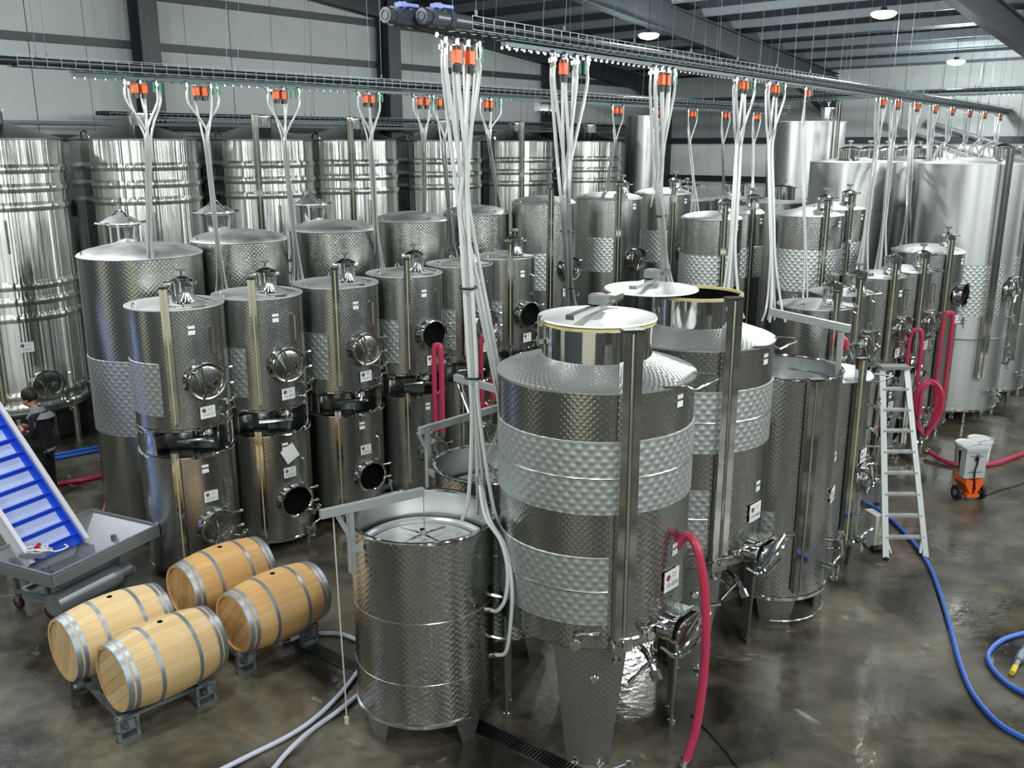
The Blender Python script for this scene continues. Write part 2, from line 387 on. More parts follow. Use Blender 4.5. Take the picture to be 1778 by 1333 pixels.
# ------------------------------------------------------------------ tank fittings (local frame: +x faces the aisle)
def pol(r,azd,z): a=radians(azd); return Vector((r*cos(a),r*sin(a),z))
def frame_at(r,azd,z):
    """matrix: local x = outward normal, z up"""
    return Matrix.Translation(pol(r,azd,z)) @ Matrix.Rotation(radians(azd),4,'Z')
def manway(t,r,az,z,R=.235,opened=False,ex=1.12):
    F=frame_at(r-.03,az,z)
    A=F@AX
    q=MB(); q.lathe([(R*.86,.0),(R*.86,.135),(R*.9,.145),(R,.14),(R,.115),(R*.93,.1),(R*.93,.05),(R*1.0,.0)],32,M=A,rx=1,ry=ex)
    o=q.build('manway',M_POL,t)
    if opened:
        q=MB(); q.lathe([(0,.045),(R*.86,.045)],28,M=A,ry=ex); q.build('hatch_shade_disc',M_BLK,o)  # black disc over the uncut shell, painted shade of the open manway
    else:
        q=MB(); q.lathe([(0,.128),(R*.3,.127),(R*.7,.12),(R*.82,.112),(R*.86,.12),(R*.9,.15),(R*.97,.155),(R*1.0,.145)],32,M=A,ry=ex); q.build('hatch_door',M_DRR,o)
        q=MB()
        pts=[F@Vector((.15+.03*sin(pi*k/8),-R*ex*.95+R*1.35*k/8*1.0,R*.75*cos(pi*k/8)*1)) for k in range(9)]
        q.tube(pts,.014,6,2)
        q.tube([F@Vector((.155,-R*.35,R*.95)),F@Vector((.175,-R*.12,0)),F@Vector((.155,-R*.3,-R*.95))],.016,6,5)
        q.tube([F@Vector((.14,R*.35,-.02)),F@Vector((.19,R*.35,-.02))],.03,8)
        ring=[F@Vector((.2,R*.35+.055*cos(x*pi/6),-.02+.055*sin(x*pi/6))) for x in range(13)]
        q.tube(ring,.011,6)
        q.build('clamp_handle',M_POL,o)
    for dz in (R*.55,-R*.35):
        q=MB(); q.tube([F@Vector((.1,R*ex*.9,dz)),F@Vector((.11,R*ex*1.25,dz))],.013,6); q.tube([F@Vector((.11,R*ex*1.25-.01,dz)),F@Vector((.11,R*ex*1.25+.035,dz))],.022,8)
        q.build('swing_bolt',M_PIP,o)
    return o
def gauge(t,r,az,z0,z1,wd=.05):
    F=frame_at(r+.05,az,0)
    q=MB()
    for s in (-1,1):
        q.box((0,s*wd*.5,(z0+z1)/2),(wd*.9,wd*.62,z1-z0),M=F)
    q.box((-wd*.4,0,(z0+z1)/2),(wd*.2,wd*1.3,z1-z0),M=F)
    n=3
    for k in range(n):
        z=z0+.12+(z1-z0-.5)*k/(n-1); q.box((-.045,0,z),(.06,.02,.02),M=F)
    q.tube([F@Vector((-.07,0,z0-.06)),F@Vector((-.0,0,z0-.06)),F@Vector((0,0,z0+.02))],.012,6)
    g=q.build('level_gauge',M_POL,t,smooth=False)
    q=MB(); q.tube([F@Vector((wd*.42,0,z0)),F@Vector((wd*.42,0,z1-.01))],wd*.17,8); q.build('sight_tube',M_GLS if wd<.09 else M_PIP,g)
    q=MB(); q.box((0,0,z1+.008),(wd*1.15,wd*1.7,.02),M=F); q.build('cap',M_CAP,g)
_txt={}
def textmesh(s,size):
    k=(s,size)
    if k in _txt: return _txt[k]
    c=bpy.data.curves.new('lettering','FONT'); c.body=s; c.size=size; c.align_x='CENTER'; c.align_y='CENTER'; c.extrude=.0006; c.resolution_u=1
    o=bpy.data.objects.new('t',c); COL.objects.link(o); dg=bpy.context.evaluated_depsgraph_get()
    me=bpy.data.meshes.new_from_object(o.evaluated_get(dg)); me.name='lettering'; me.materials.clear(); me.materials.append(M_INK)
    bpy.data.objects.remove(o); _txt[k]=me; return me
def plate(t,r,az,z,text,wd=.2,hg=.15):
    F=frame_at(r+.012,az,z)
    q=MB(); q.box((0,0,0),(.006,wd,hg),M=F); q.box((-.01,0,0),(.016,wd*.8,hg*.4),M=F)
    p=q.build('name_plate',M_PLT,t,smooth=False)
    q=MB(); q.lathe([(0,.0),(wd*.13,.0),(wd*.13,-.0015)],20,M=F@Matrix.Translation((.0045,-wd*.25,hg*.17))@AX); e=q.build('red_emblem',M_RED,p)
    q=MB(); q.box((.0055,-wd*.25,hg*.17),(.001,wd*.16,hg*.05),M=F); q.box((.0055,-wd*.25,hg*.09),(.001,wd*.1,hg*.03),M=F)
    for k in range(2): q.box((.0042,wd*.16,hg*(.3-.14*k)),(.001,wd*.3,hg*.03),M=F)
    q.build('printed_line',M_PLT if False else M_KNB,p,smooth=False)
    o=link('lettering',textmesh(text,hg*.34),p)
    o.matrix_local=F@Matrix.Translation((.0045,wd*.03,-hg*.22))@Matrix(((0,0,1,0),(1,0,0,0),(0,1,0,0),(0,0,0,1)))
def stickers(t,r,az,z):
    F=frame_at(r+.004,az,z)
    for dz,h in ((.045,.035),(-.02,.05)):
        q=MB(); q.box((0,0,dz),(.003,.085,h),M=F); s=q.build('sticker',M_PLT,t,smooth=False)
def valve(t,r,az,z,s=1.0,down=True):
    F=frame_at(r-.01,az,z)
    q=MB(); V=lambda x,y,zz: F@Vector((x*s,y*s,zz*s))
    q.tube([V(0,0,0),V(.14,0,0)],.024*s,8); q.tube([V(.05,0,0),V(.075,0,0)],.042*s,10); q.tube([V(.125,0,0),V(.145,0,0)],.04*s,10)
    if down: q.tube([V(.1,0,0),V(.11,0,-.1)],.022*s,8); q.tube([V(.11,0,-.09),V(.112,0,-.115)],.036*s,10)
    o=q.build('drain_valve',M_POL,t)
    q=MB(); q.tube([V(.09,0,.02),V(.1,.03,.07),V(.12,.13,.09)],.011*s,6); q.tube([V(.12,.12,.088),V(.125,.17,.1)],.017*s,6); q.build('lever',M_PIP,o)
def valve_cluster(t,r,az,z,s=1.0):
    F=frame_at(r-.01,az,z); q=MB(); V=lambda x,y,zz: F@Vector((x*s,y*s,zz*s))
    q.tube([V(0,0,0),V(.1,0,0)],.022*s,8); q.tube([V(.1,-.05,0),V(.1,.12,.01)],.02*s,8); q.tube([V(.1,.11,.01),V(.1,.14,.01)],.034*s,8); q.tube([V(.1,-.06,0),V(.1,-.03,0)],.034*s,8)
    q.tube([V(.1,.03,0),V(.11,.03,.09)],.016*s,6); q.tube([V(.11,.03,.085),V(.11,.03,.105)],.032*s,8); q.tube([V(.1,0,.05),V(.16,-.08,.06)],.009*s,6)
    q.tube([V(.12,.06,0),V(.13,.07,-.12)],.014*s,6)
    q.build('sample_valve',M_POL,t)
def neck(t,cx,cy,z,r,h,sloped=False,knob=True,rc=None):
    T=Matrix.Translation((cx,cy,z))
    q=MB(); q.lathe([(r*1.08,0),(r,.02),(r,h),(r*1.08,h+.005),(r*1.08,h+.02)],24,M=T); o=q.build('neck',M_POL,t)
    q=MB(); q.lathe([(r*1.1,h+.02),(r*1.1,h+.035),(r*.8,h+.06),(r*.3,h+.085),(0,h+.09)],24,M=T); l=q.build('lid',M_PIP,o)
    for a in (0,120,240):
        q=MB(); p=pol(r*1.02,a+20,h); p2=pol(r*1.45,a+20,h+.015)
        q.tube([T@p,T@p2],.012,6); q.tube([T@pol(r*1.35,a+20,h+.015),T@pol(r*1.6,a+20,h+.018)],.022,6)
        q.build('lid_clamp',M_PIP,o)
    if knob:
        q=MB(); q.tube([T@Vector((0,0,h+.08)),T@Vector((0,0,h+.15))],.014,6); q.build('spindle',M_PIP,o)
        q=MB(); q.lathe([(0,h+.15),(.05,h+.15),(.06,h+.165),(.06,h+.185),(.045,h+.2),(0,h+.2)],12,M=T); q.build('knob',M_KNB,o)
def hooks(t,r,z,azs):
    for az in azs:
        F=frame_at(r-.03,az,z)
        q=MB(); q.tube([F@Vector((0,-.035,0)),F@Vector((0,-.02,.055)),F@Vector((0,.02,.055)),F@Vector((0,.035,0))],.008,6,3); q.build('lifting_eye',M_PIP,t)
def plate_leg(t,r,azc,h,wt,wb,name='leg'):
    """curved tapering sheet leg following the shell"""
    q=MB(); n=8; k=6; th=.02
    for off in (0,-th):
        for j in range(k+1):
            f=j/k; hw=(wt+(wb-wt)*f)/2/r
            for i in range(n+1):
                a=radians(azc)+(-1+2*i/n)*hw; rr=(r+off)*(1-.05*f)
                q.v.append((rr*cos(a),rr*sin(a),h*(1-f)))
    A=(n+1)*(k+1)
    for j in range(k):
        for i in range(n):
            p=j*(n+1)+i; fid=len(q.f)
            q.f.append((p,p+n+1,p+n+2,p+1))
            q.uv[fid]=tuple((((-1+2*(i+di)/n)*.25,h*(1-(j+dj)/k))) for di,dj in ((0,0),(0,1),(1,1),(1,0)))
            q.f.append((A+p,A+p+1,A+p+n+2,A+p+n+1))
    for j in range(k):
        for i in (0,n):
            p=j*(n+1)+i; q.f.append((p,A+p,A+p+n+1,p+n+1))
    for i in range(n): p=k*(n+1)+i; q.f.append((p,A+p,A+p+1,p+1))
    return q.build(name,M_LEG,t)
def feet(t,r,azs,h,rr=.035):
    for az in azs:
        c=pol(r,az,0); q=MB(); q.tube([c+Vector((0,0,.02)),c+Vector((0,0,h+.03))],rr,10); q.lathe([(0,0),(.06,0),(.06,.015),(.03,.03)],12,c=c); q.build('leg',M_PIP,t)
def shellbody(t,r,z0,z1,m=None,top='cone',th=.1,dish=.06,n=56,ropen=None,mt=None):
    m=m or M_DIM; q=MB()
    q.lathe([(0,z0-dish),(r*.6,z0-dish*.6),(r-.02,z0),(r,z0+.012)],n)
    q.lathe([(r,z0+.012),(r,z1)],n)
    o=q.build('shell',m,t)
    q=MB()
    if top=='cone': q.lathe([(r,z1-.012),(r+.01,z1-.006),(r+.01,z1+.006),(r-.01,z1+.012),(r*.55,z1+th*.55),(r*.2,z1+th*.93),(0,z1+th)],n); q.build('top',mt or M_TOP,t)
    elif top=='dome': q.lathe([(r,z1-.012),(r+.01,z1),(r-.005,z1+.02),(r*.88,z1+th*.45),(r*.6,z1+th*.8),(r*.3,z1+th*.96),(0,z1+th)],n); q.build('top',mt or M_TOP,t)
    q=MB(); q.lathe([(r+.001,z0-.01),(r+.012,z0),(r+.012,z0+.02),(r+.001,z0+.03)],n); q.build('bottom_ring',M_POL,t)
    return o
def seam(t,r,z):
    q=MB(); q.lathe([(r,z-.008),(r+.004,z-.004),(r+.004,z+.004),(r,z+.008)],56); q.build('weld_seam',M_INS,t)
def jacket(t,r,z0,z1,az,m=None):
    q=MB(); q.shell(r+.001,z0,z1,az,.008); q.build('cooling_jacket',m or M_JKF,t)
def tank(name,label,cat,X,Y,zb,group=None): return thing(name,label,cat,(X,Y,zb),RM,group)
# ------------------------------------------------------------------ tall ribbed tanks along the left wall
def tall_tank(X,Y,label,r=1.19,gz=True,neckoff=(.25,0)):
    t=tank('storage_tank',label,'tank',X,Y,0,'tall ribbed tanks along the left wall')
    q=MB(); z0,z1=.72,5.5
    prof=[(0,z0-.25),(r*.6,z0-.15),(r-.03,z0-.01),(r,z0+.02)]; q.lathe(prof,64)
    q.lathe([(r,z0+.02),(r,z1)],64); q.build('shell',M_BRU,t)
    for z in (5.0,4.68,4.37,3.02,2.75,2.46,1.06,.84):
        q=MB(); pr=[(r-.002,z-.085)]+[(r+.035*sin(pi*k/8),z-.07+.14*k/8) for k in range(1,8)]+[(r-.002,z+.085)]; q.lathe(pr,64); q.build('rib',M_BRU,t)
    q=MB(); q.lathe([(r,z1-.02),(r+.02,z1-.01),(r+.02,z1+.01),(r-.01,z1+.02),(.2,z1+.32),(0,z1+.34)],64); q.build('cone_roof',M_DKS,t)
    neck(t,neckoff[0],neckoff[1],z1+.24,.19,.22,knob=False)
    if gz: gauge(t,r,-34,1.0,6.0,.08)
    F=frame_at(r,-75,0)
    q=MB(); q.tube([F@Vector((-.05,-.12,z1)),F@Vector((-.02,-.06,z1+.14)),F@Vector((-.02,.06,z1+.14)),F@Vector((-.05,.12,z1))],.02,6,3); q.build('lifting_eye',M_PIP,t)
    F=frame_at(r,-15,0); q=MB(); q.tube([F@Vector((0,0,3.6)),F@Vector((.06,0,3.6)),F@Vector((.06,0,4.15)),F@Vector((0,0,4.15))],.018,6); q.build('thermometer_well',M_PIP,t)
    manway(t,r,0,1.25,.26,False); plate(t,r,-12,1.95,'100-0',.24,.18); valve(t,r,15,.85,1.3); valve_cluster(t,r,30,1.1,1.3)
    feet(t,r*.82,(40,130,220,310),.62,.06)
    return t
T0=(-7.36,18.96)
for k,(tt,ex) in enumerate([(-2.84,'first of the row, cut by the left picture edge, with name plate'),(-.15,'behind the leftmost valve drop, broad cone roof'),(2.64,'third of the row, gauge above its rim'),
     (5.1,'fourth of the row, behind the small domed hatch'),(8.0,'fifth of the row, mostly hidden behind hoses'),(10.95,'sixth of the row, its gauge beside a pale hood'),(14.3,'last and farthest of the row, beside the silo')]):
    tall_tank(T0[0]+UX*tt,T0[1]+UY*tt,'tall ribbed tank, '+ex,gz=(k not in (1,4,6)))
# plain silo and other background tanks on the far side
t=tank('silo','plain grey cylindrical silo standing past the ribbed tanks','tank',4.35,31.2,0)
shellbody(t,.66,.4,6.3,M_BRT,'cone',.08); feet(t,.5,(45,135,225,315),.4)
t=tank('storage_tank','tall plain steel tank towering behind the middle rows','tank',8.06,26.1,0)
shellbody(t,1.0,.5,6.0,M_BRT,'cone',.14); neck(t,.6,-.1,6.02,.2,.3); gauge(t,1.0,-20,1,6.5,.08); seam(t,1.0,4.0); feet(t,.8,(45,135,225,315),.5)
# ------------------------------------------------------------------ row A: stacked pairs
ROWA=[(-4.19,11.33,3.50,.585),(-3.40,12.20,3.49,.585),(-2.53,13.17,3.49,.6),(-1.66,14.17,3.5,.58),(-.86,15.06,3.53,.54),(-.13,15.84,3.56,.52)]
NA=[('10-01C','10-02C',False,False),('10-03C','10-04C',False,True),('10-05C','10-06C',False,True),('10-07C','10-08C',True,False),('10-09C','10-10C',False,False),('10-11C','10-12C',True,False)]
EXU=['with label 10-01C, first of the stacked row','with label 10-03C, second of the stacked row','with label 10-05C, third of the stacked row','with its round hatch open, fourth of the stacked row','behind the long clear hose bundle, fifth of the stacked row','with its hatch open, last of the stacked row']
EXL=['with label 10-02C, behind the barrels','with a paper sheet taped on and hatch open','with open hatch and label 10-06C','under the fourth stacked tank beside red hoses','under the fifth stacked tank behind the davit arm','under the last stacked tank, hidden behind the big tank']
def small_upper(X,Y,zb,ht,r,label,code,opened,grp,band=True,mz=None,st=True):
    t=tank('fermentation_tank',label,'tank',X,Y,zb,grp)
    z0=.32; z1=ht
    shellbody(t,r,z0,z1,M_DIMF,'cone',.09)
    if band: jacket(t,r,z0+.2,z0+.86,(100,308),M_JKF)
    neck(t,.26,-.02,z1+.05,.135,.23)
    q=MB(); q.tube([(.05,-.28,z1+.03),(.5,-.25,z1+.03),(.62,.02,z1+.03),(.45,.3,z1+.03),(.05,.25,z1+.06)],.011,6); q.tube([(.1,-.05,z1+.07),(.6,-.2,z1+.05)],.008,6); q.build('hatch_frame',M_PIP,t)
    gauge(t,r,-38,z0+.12,z1+.27,.058)
    manway(t,r,-3,z0+.62,.225,opened); plate(t,r,-1,z0+.21,code)
    if st: stickers(t,r,-12,z1-.26)
    F=frame_at(r,14,0); q=MB(); q.tube([F@Vector((0,0,z0+.95)),F@Vector((.04,0,z0+.93)),F@Vector((.04,0,z0+1.25)),F@Vector((0,0,z0+1.27))],.013,6); q.build('thermometer_well',M_PIP,t)
    valve_cluster(t,r,26,z0+.3); valve(t,r,22,z0+.12,.8)
    hooks(t,r,z1+.01,(-85,150))
    # box legs carrying the tank on the one below
    for az in (-98,172,82):
        q=MB(); q.shell(r-.03,.0,z0+.005,(az-27,az+27),.02); q.shell(r-.008,.05,z0-.05,(az-15,az+15),.006); q.build('support_plate',M_PIP,t)
    q=MB(); F=frame_at(r*.55,0,.12); q.tube([F@Vector((-.1,-.25,0)),F@Vector((.1,0,.02)),F@Vector((.16,.1,0))],.03,8,3); q.lathe([(0,.0),(.1,.02),(.12,.06),(.1,.12),(0,.14)],14,c=(r*.4,.12,.1)); q.build('outlet',M_POL,t)
    return t
def small_lower(X,Y,ht,r,label,code,opened,grp,band=True,paper=False):
    t=tank('fermentation_tank',label,'tank',X,Y,0,grp)
    shellbody(t,r,.14,ht,M_DIMF,'none'); 
    q=MB(); q.lathe([(r,ht-.04),(r+.022,ht-.03),(r+.022,ht-.012),(r,ht),(r-.04,ht+.003),(0,ht+.003)],56); q.build('rim',M_POL,t)
    
    gauge(t,r,-42,.3,ht+.08,.055)
    manway(t,r,-3,.72,.22,opened); plate(t,r,-6,1.12,code,.18,.14); stickers(t,r,-10,ht-.2)
    F=frame_at(r,16,0); q=MB(); q.tube([F@Vector((0,0,.9)),F@Vector((.04,0,.92)),F@Vector((.04,0,1.25)),F@Vector((0,0,1.27))],.013,6); q.build('thermometer_well',M_PIP,t)
    q=MB(); pts=[pol(r+.03,a,ht-.02+.01*sin(a)) for a in range(-25,35,8)]; q.tube(pts,.016,6,2)
    for a in (-20,0,18,32): q.tube([pol(r+.03,a,ht-.03),pol(r+.06,a,ht+.03)],.02,6)
    q.build('clamp_ring',M_POL,t)
    valve_cluster(t,r,28,.45); valve(t,r,20,.22,.9)
    feet(t,r*.82,(45,135,225,315),.14)
    if paper:
        F=frame_at(r+.008,-4,1.38)@Matrix.Rotation(radians(28),4,'X'); q=MB(); q.box((0,0,0),(.002,.21,.22),M=F); q.build('paper_sheet',M_PLT,t,smooth=False)
    return t
for i,((X,Y,zt,r),(c1,c2,o1,o2)) in enumerate(zip(ROWA,NA)):
    small_upper(X,Y,1.68,zt-1.68,r,'small dimpled steel tank '+EXU[i],c1,o1,'upper tanks of the stacked left row')
    small_lower(X,Y,1.68,r,'lower dimpled steel tank '+EXL[i],c2,o2,'lower tanks of the stacked left row',paper=(i==1))
# ------------------------------------------------------------------ row B: larger single tanks behind
ROWB=[(-5.13,12.77,3.95,.86),(-4.09,13.92,4.03,.74),(-2.93,15.21,4.07,.73),(-1.79,16.48,4.12,.68),(-.68,17.72,4.15,.66)]
EXB=['nearest of the row, beside the standing person','second of the row, behind 10-03C','third of the row, behind 10-05C','fourth of the row, behind the open-hatch tank','last of the row, behind the hose bundle']
for i,(X,Y,zt,r) in enumerate(ROWB):
    r*= .945
    t=tank('fermentation_tank','wide dimpled tank with pale low dome, '+EXB[i],'tank',X,Y,0,'wide tanks behind the stacked left row')
    shellbody(t,r,.3,zt,M_DIM,'dome',.15)
    jacket(t,r,1.55,2.6,(100,350),M_JKF)
    if i<3:
        T=Matrix.Translation((-r*.62,-.1 if i else -.0,zt+.05)); q=MB(); R=.24; q.lathe([(R,-.0),(R,.3),(R*1.1,.31),(R*1.1,.33)],28,M=T); o=q.build('neck',M_POL,t)
        q=MB(); q.lathe([(R*1.15,.33),(R*1.15,.35),(R*.6,.43),(0,.46)],28,M=T); q.build('lid',M_TOP,o)
        for a in range(0,360,60): q=MB(); q.tube([T@pol(R*1.0,a,.34),T@pol(R*1.4,a,.35)],.022,6); q.build('lid_clamp',M_PIP,o)
        q=MB(); q.tube([T@Vector((-R,0,.42)),T@Vector((0,0,.52)),T@Vector((R,0,.42))],.014,6,4); q.tube([T@Vector((0,0,.5)),T@Vector((0,0,.6))],.02,6); q.build('lid_handle',M_PIP,o)
    hooks(t,r,zt+.01,(-95,-10,170)); feet(t,r*.85,(45,135,225,315),.3)
# ------------------------------------------------------------------ row C: taller tanks in the middle distance
def mid_tank(X,Y,r,zt,label,band,grp,top='dome',gz=(1.5,.1),mz=3.15,neckp=True,code=None,opened=False,dark=True,bandaz=(-150,60),gaz=-38):
    t=tank('fermentation_tank',label,'tank',X,Y,0,grp)
    shellbody(t,r,.3,zt,M_DIMF,top,.13)
    if band: jacket(t,r,band[0],band[1],bandaz,M_JKF)
    if neckp: neck(t,r*.5,0,zt+.06,.13,.22)
    gauge(t,r,gaz,.6,zt+.28,.06); 
    if mz: manway(t,r,0,mz,.23,opened)
    stickers(t,r,-5,zt-.15); valve_cluster(t,r,18,(mz or 2)-.55); valve(t,r,10,.5)
    if code: plate(t,r,-4,(mz or 2)-.45,code)
    hooks(t,r,zt+.01,(-100,)); feet(t,r*.85,(45,135,225,315),.3)
    return t
gC='tall tanks in the middle distance'
mid_tank(.6,17.8,.61,4.34,'tall dimpled tank with pale dome, right behind the big front tank',(2.75,3.45),gC,bandaz=(-95,-45),neckp=False,code='20-01A')
mid_tank(2.0,19.35,.68,4.34,'second tall dimpled tank of the middle trio, closed hatch beside its gauge',(2.9,3.6),gC,bandaz=(-95,-45))
mid_tank(3.35,20.85,.62,4.36,'farthest tall dimpled tank of the middle trio, behind the second hose bundle',(2.9,3.6),gC,bandaz=(-95,-45))
gK='banded tanks behind the open-lid tank'
mid_tank(3.72,17.4,.56,4.08,'banded steel tank with a wide polished neck, behind the open round lid',(2.85,3.45),gK,mz=None,bandaz=(-170,20))
mid_tank(4.5,18.25,.42,4.12,'banded steel tank half hidden between two hose drops',(2.9,3.5),gK,mz=None,bandaz=(-170,20))
mid_tank(5.38,17.0,.63,4.18,'large banded tank with bright cone top, left of the rear plain tanks',(2.85,3.6),gK,mz=None,bandaz=(-170,40),top='cone')
mid_tank(6.3,18.4,.62,4.2,'banded tank just right of the bright-topped one, crossed by clear hoses',(2.95,3.6),gK,mz=None,bandaz=(-170,40),top='cone')
gM='small lidded tanks in the far background'
for X,Y,l in ((4.2,23.2,'far background tank whose lid shows beside the white wall'),(5.6,24.1,'far background tank with wide lidded neck before the white wall'),(6.3,22.3,'far background tank with a polished neck beside the tall plain tank')):
    t=tank('storage_tank',l,'tank',X,Y,0,gM); shellbody(t,.8,.3,4.1,M_DIMF,'cone',.12); neck(t,.2,-.1,4.14,.28,.28); feet(t,.6,(45,135,225,315),.3)
# ------------------------------------------------------------------ right row
gF='small stacked tanks right of the aisle tanks'
FR=[(4.42,13.3,3.15,.53,'just behind the open tank, with ridged top',False,'20-07A'),(5.1,14.2,3.2,.47,'second of the right row, gauge in front',False,'20-09A'),(6.1,15.4,3.29,.47,'with small white label, above the step ladder',False,'20-11A'),(6.85,16.0,3.3,.45,'behind the labelled one, slender gauge',False,'20-13A')]
for X,Y,zt,r,l,op,c in FR:
    small_upper(X,Y,1.5,zt-1.5,r,'upper small tank of the right row, '+l,c,op,gF,band=False,st=(X==6.1))
    small_lower(X,Y,1.5,r,'lower small tank of the right row, '+l.replace('above the step ladder','behind the step ladder'),c.replace('A','B'),X==6.1,'lower small tanks of the right row',band=False)
mid_tank(7.72,17.15,.62,3.5,'grey-topped tank with open round hatch in front of the plain giants',None,'tanks of the right row',mz=2.75,opened=True,code='20-15A',gaz=-40)
gG='large plain tanks of the right row'
GL=['large plain tank with red-tinted side, nearest of the right giants','large plain tank cut by the right edge of the photo','large tank beyond the right edge of the photo','farthest large tank beyond the right edge']
for i in range(3):
    X,Y=8.95+UX*2.05*i,18.45+UY*2.05*i
    t=tank('storage_tank',GL[i],'tank',X,Y,0,gG); r=.97
    shellbody(t,r,.3,5.05,M_BRT,'cone',.12); jacket(t,r,2.2,3.2,(-150,-20),M_JKF); neck(t,.55,-.1,5.1,.16,.24,knob=False); gauge(t,r,-38,1.0,5.35,.1)
    manway(t,r,0,2.7,.26,False); valve_cluster(t,r,10,2.1); valve_cluster(t,r,12,1.5); valve(t,r,8,1.2); valve_cluster(t,r,-20,.7); plate(t,r,12,2.35,'30-0%dA'%(i+1)); valve(t,r,-10,.6,1.2); feet(t,r*.85,(45,135,225,315),.3)
    q=MB(); q.tube([pol(r+.02,a,1.75) for a in range(-80,60,10)],.012,6); q.build('pipe_ring',M_PIP,t)
    t=tank('storage_tank',['large plain tank behind the clear hose curtain, left of the giants','large dark-sided tank between hose drops, with lid knob on top','large plain tank behind the nearest giant, lid above the rim'][i],'tank',X-UY*2.35,Y+UX*2.35,0,'plain tanks behind the right giants')
    shellbody(t,.86,.3,5.05,M_BRT,'cone',.1); neck(t,.1,-.45,5.09,.2,.2); neck(t,.2,.35,5.09,.2,.2); seam(t,.86,4.1); feet(t,.7,(45,135,225,315),.3)
# ------------------------------------------------------------------ the big front tanks
def hatch_box(t,r,az,z,s=1.0):
    """oblong outward-opening hatch: oval collar, hinged door with bar"""
    F=frame_at(r-.02,az,z); q=MB()
    def stad(w,h,x,n=8):
        P=[]
        for k in range(n+1): a=-pi/2+pi*k/n; P.append(Vector((x,(w-h)/2+h/2*cos(a),h/2*sin(a))))
        for k in range(n+1): a=pi/2+pi*k/n; P.append(Vector((x,-(w-h)/2+h/2*cos(a),h/2*sin(a))))
        return P
    def ringloft(L):
        n=len(L[0]); b0=len(q.v)
        for R in L: q.v += [tuple(F@(p*s)) for p in R]
        for j in range(len(L)-1):
            for i in range(n): q.f.append((b0+j*n+i,b0+j*n+(i+1)%n,b0+(j+1)*n+(i+1)%n,b0+(j+1)*n+i))
    ringloft([stad(.46,.26,0),stad(.46,.26,.15),stad(.5,.3,.155),stad(.5,.3,.175),stad(.4,.2,.175),stad(.4,.2,0)])
    o=q.build('front_hatch',M_POL,t)
    q=MB(); q.prism([(p.y*.98*s,p.z*.98*s) for p in stad(.44,.24,0)],0,.02*s,F@Matrix.Translation((.2*s,0,-.02*s))@Matrix(((0,0,1,0),(1,0,0,0),(0,1,0,0),(0,0,0,1)))); q.build('hatch_door',M_PIP,o)
    q=MB(); P=lambda x,y,z_: F@Vector((x*s,y*s,z_*s))
    q.tube([P(.1,-.3,-.1),P(.24,-.28,-.12),P(.28,0,.0),P(.26,.28,.06),P(.2,.36,.08)],.016*s,6,4)
    q.tube([P(.24,-.2,-.1),P(.24,.25,.12)],.012,6); q.tube([P(.2,.3,.08),P(.3,.38,.1)],.02*s,8)
    q.tube([P(.1,-.26,-.14),P(.24,-.2,-.19),P(.25,.2,-.12)],.014*s,6,3)
    q.build('hatch_bar',M_POL,o)
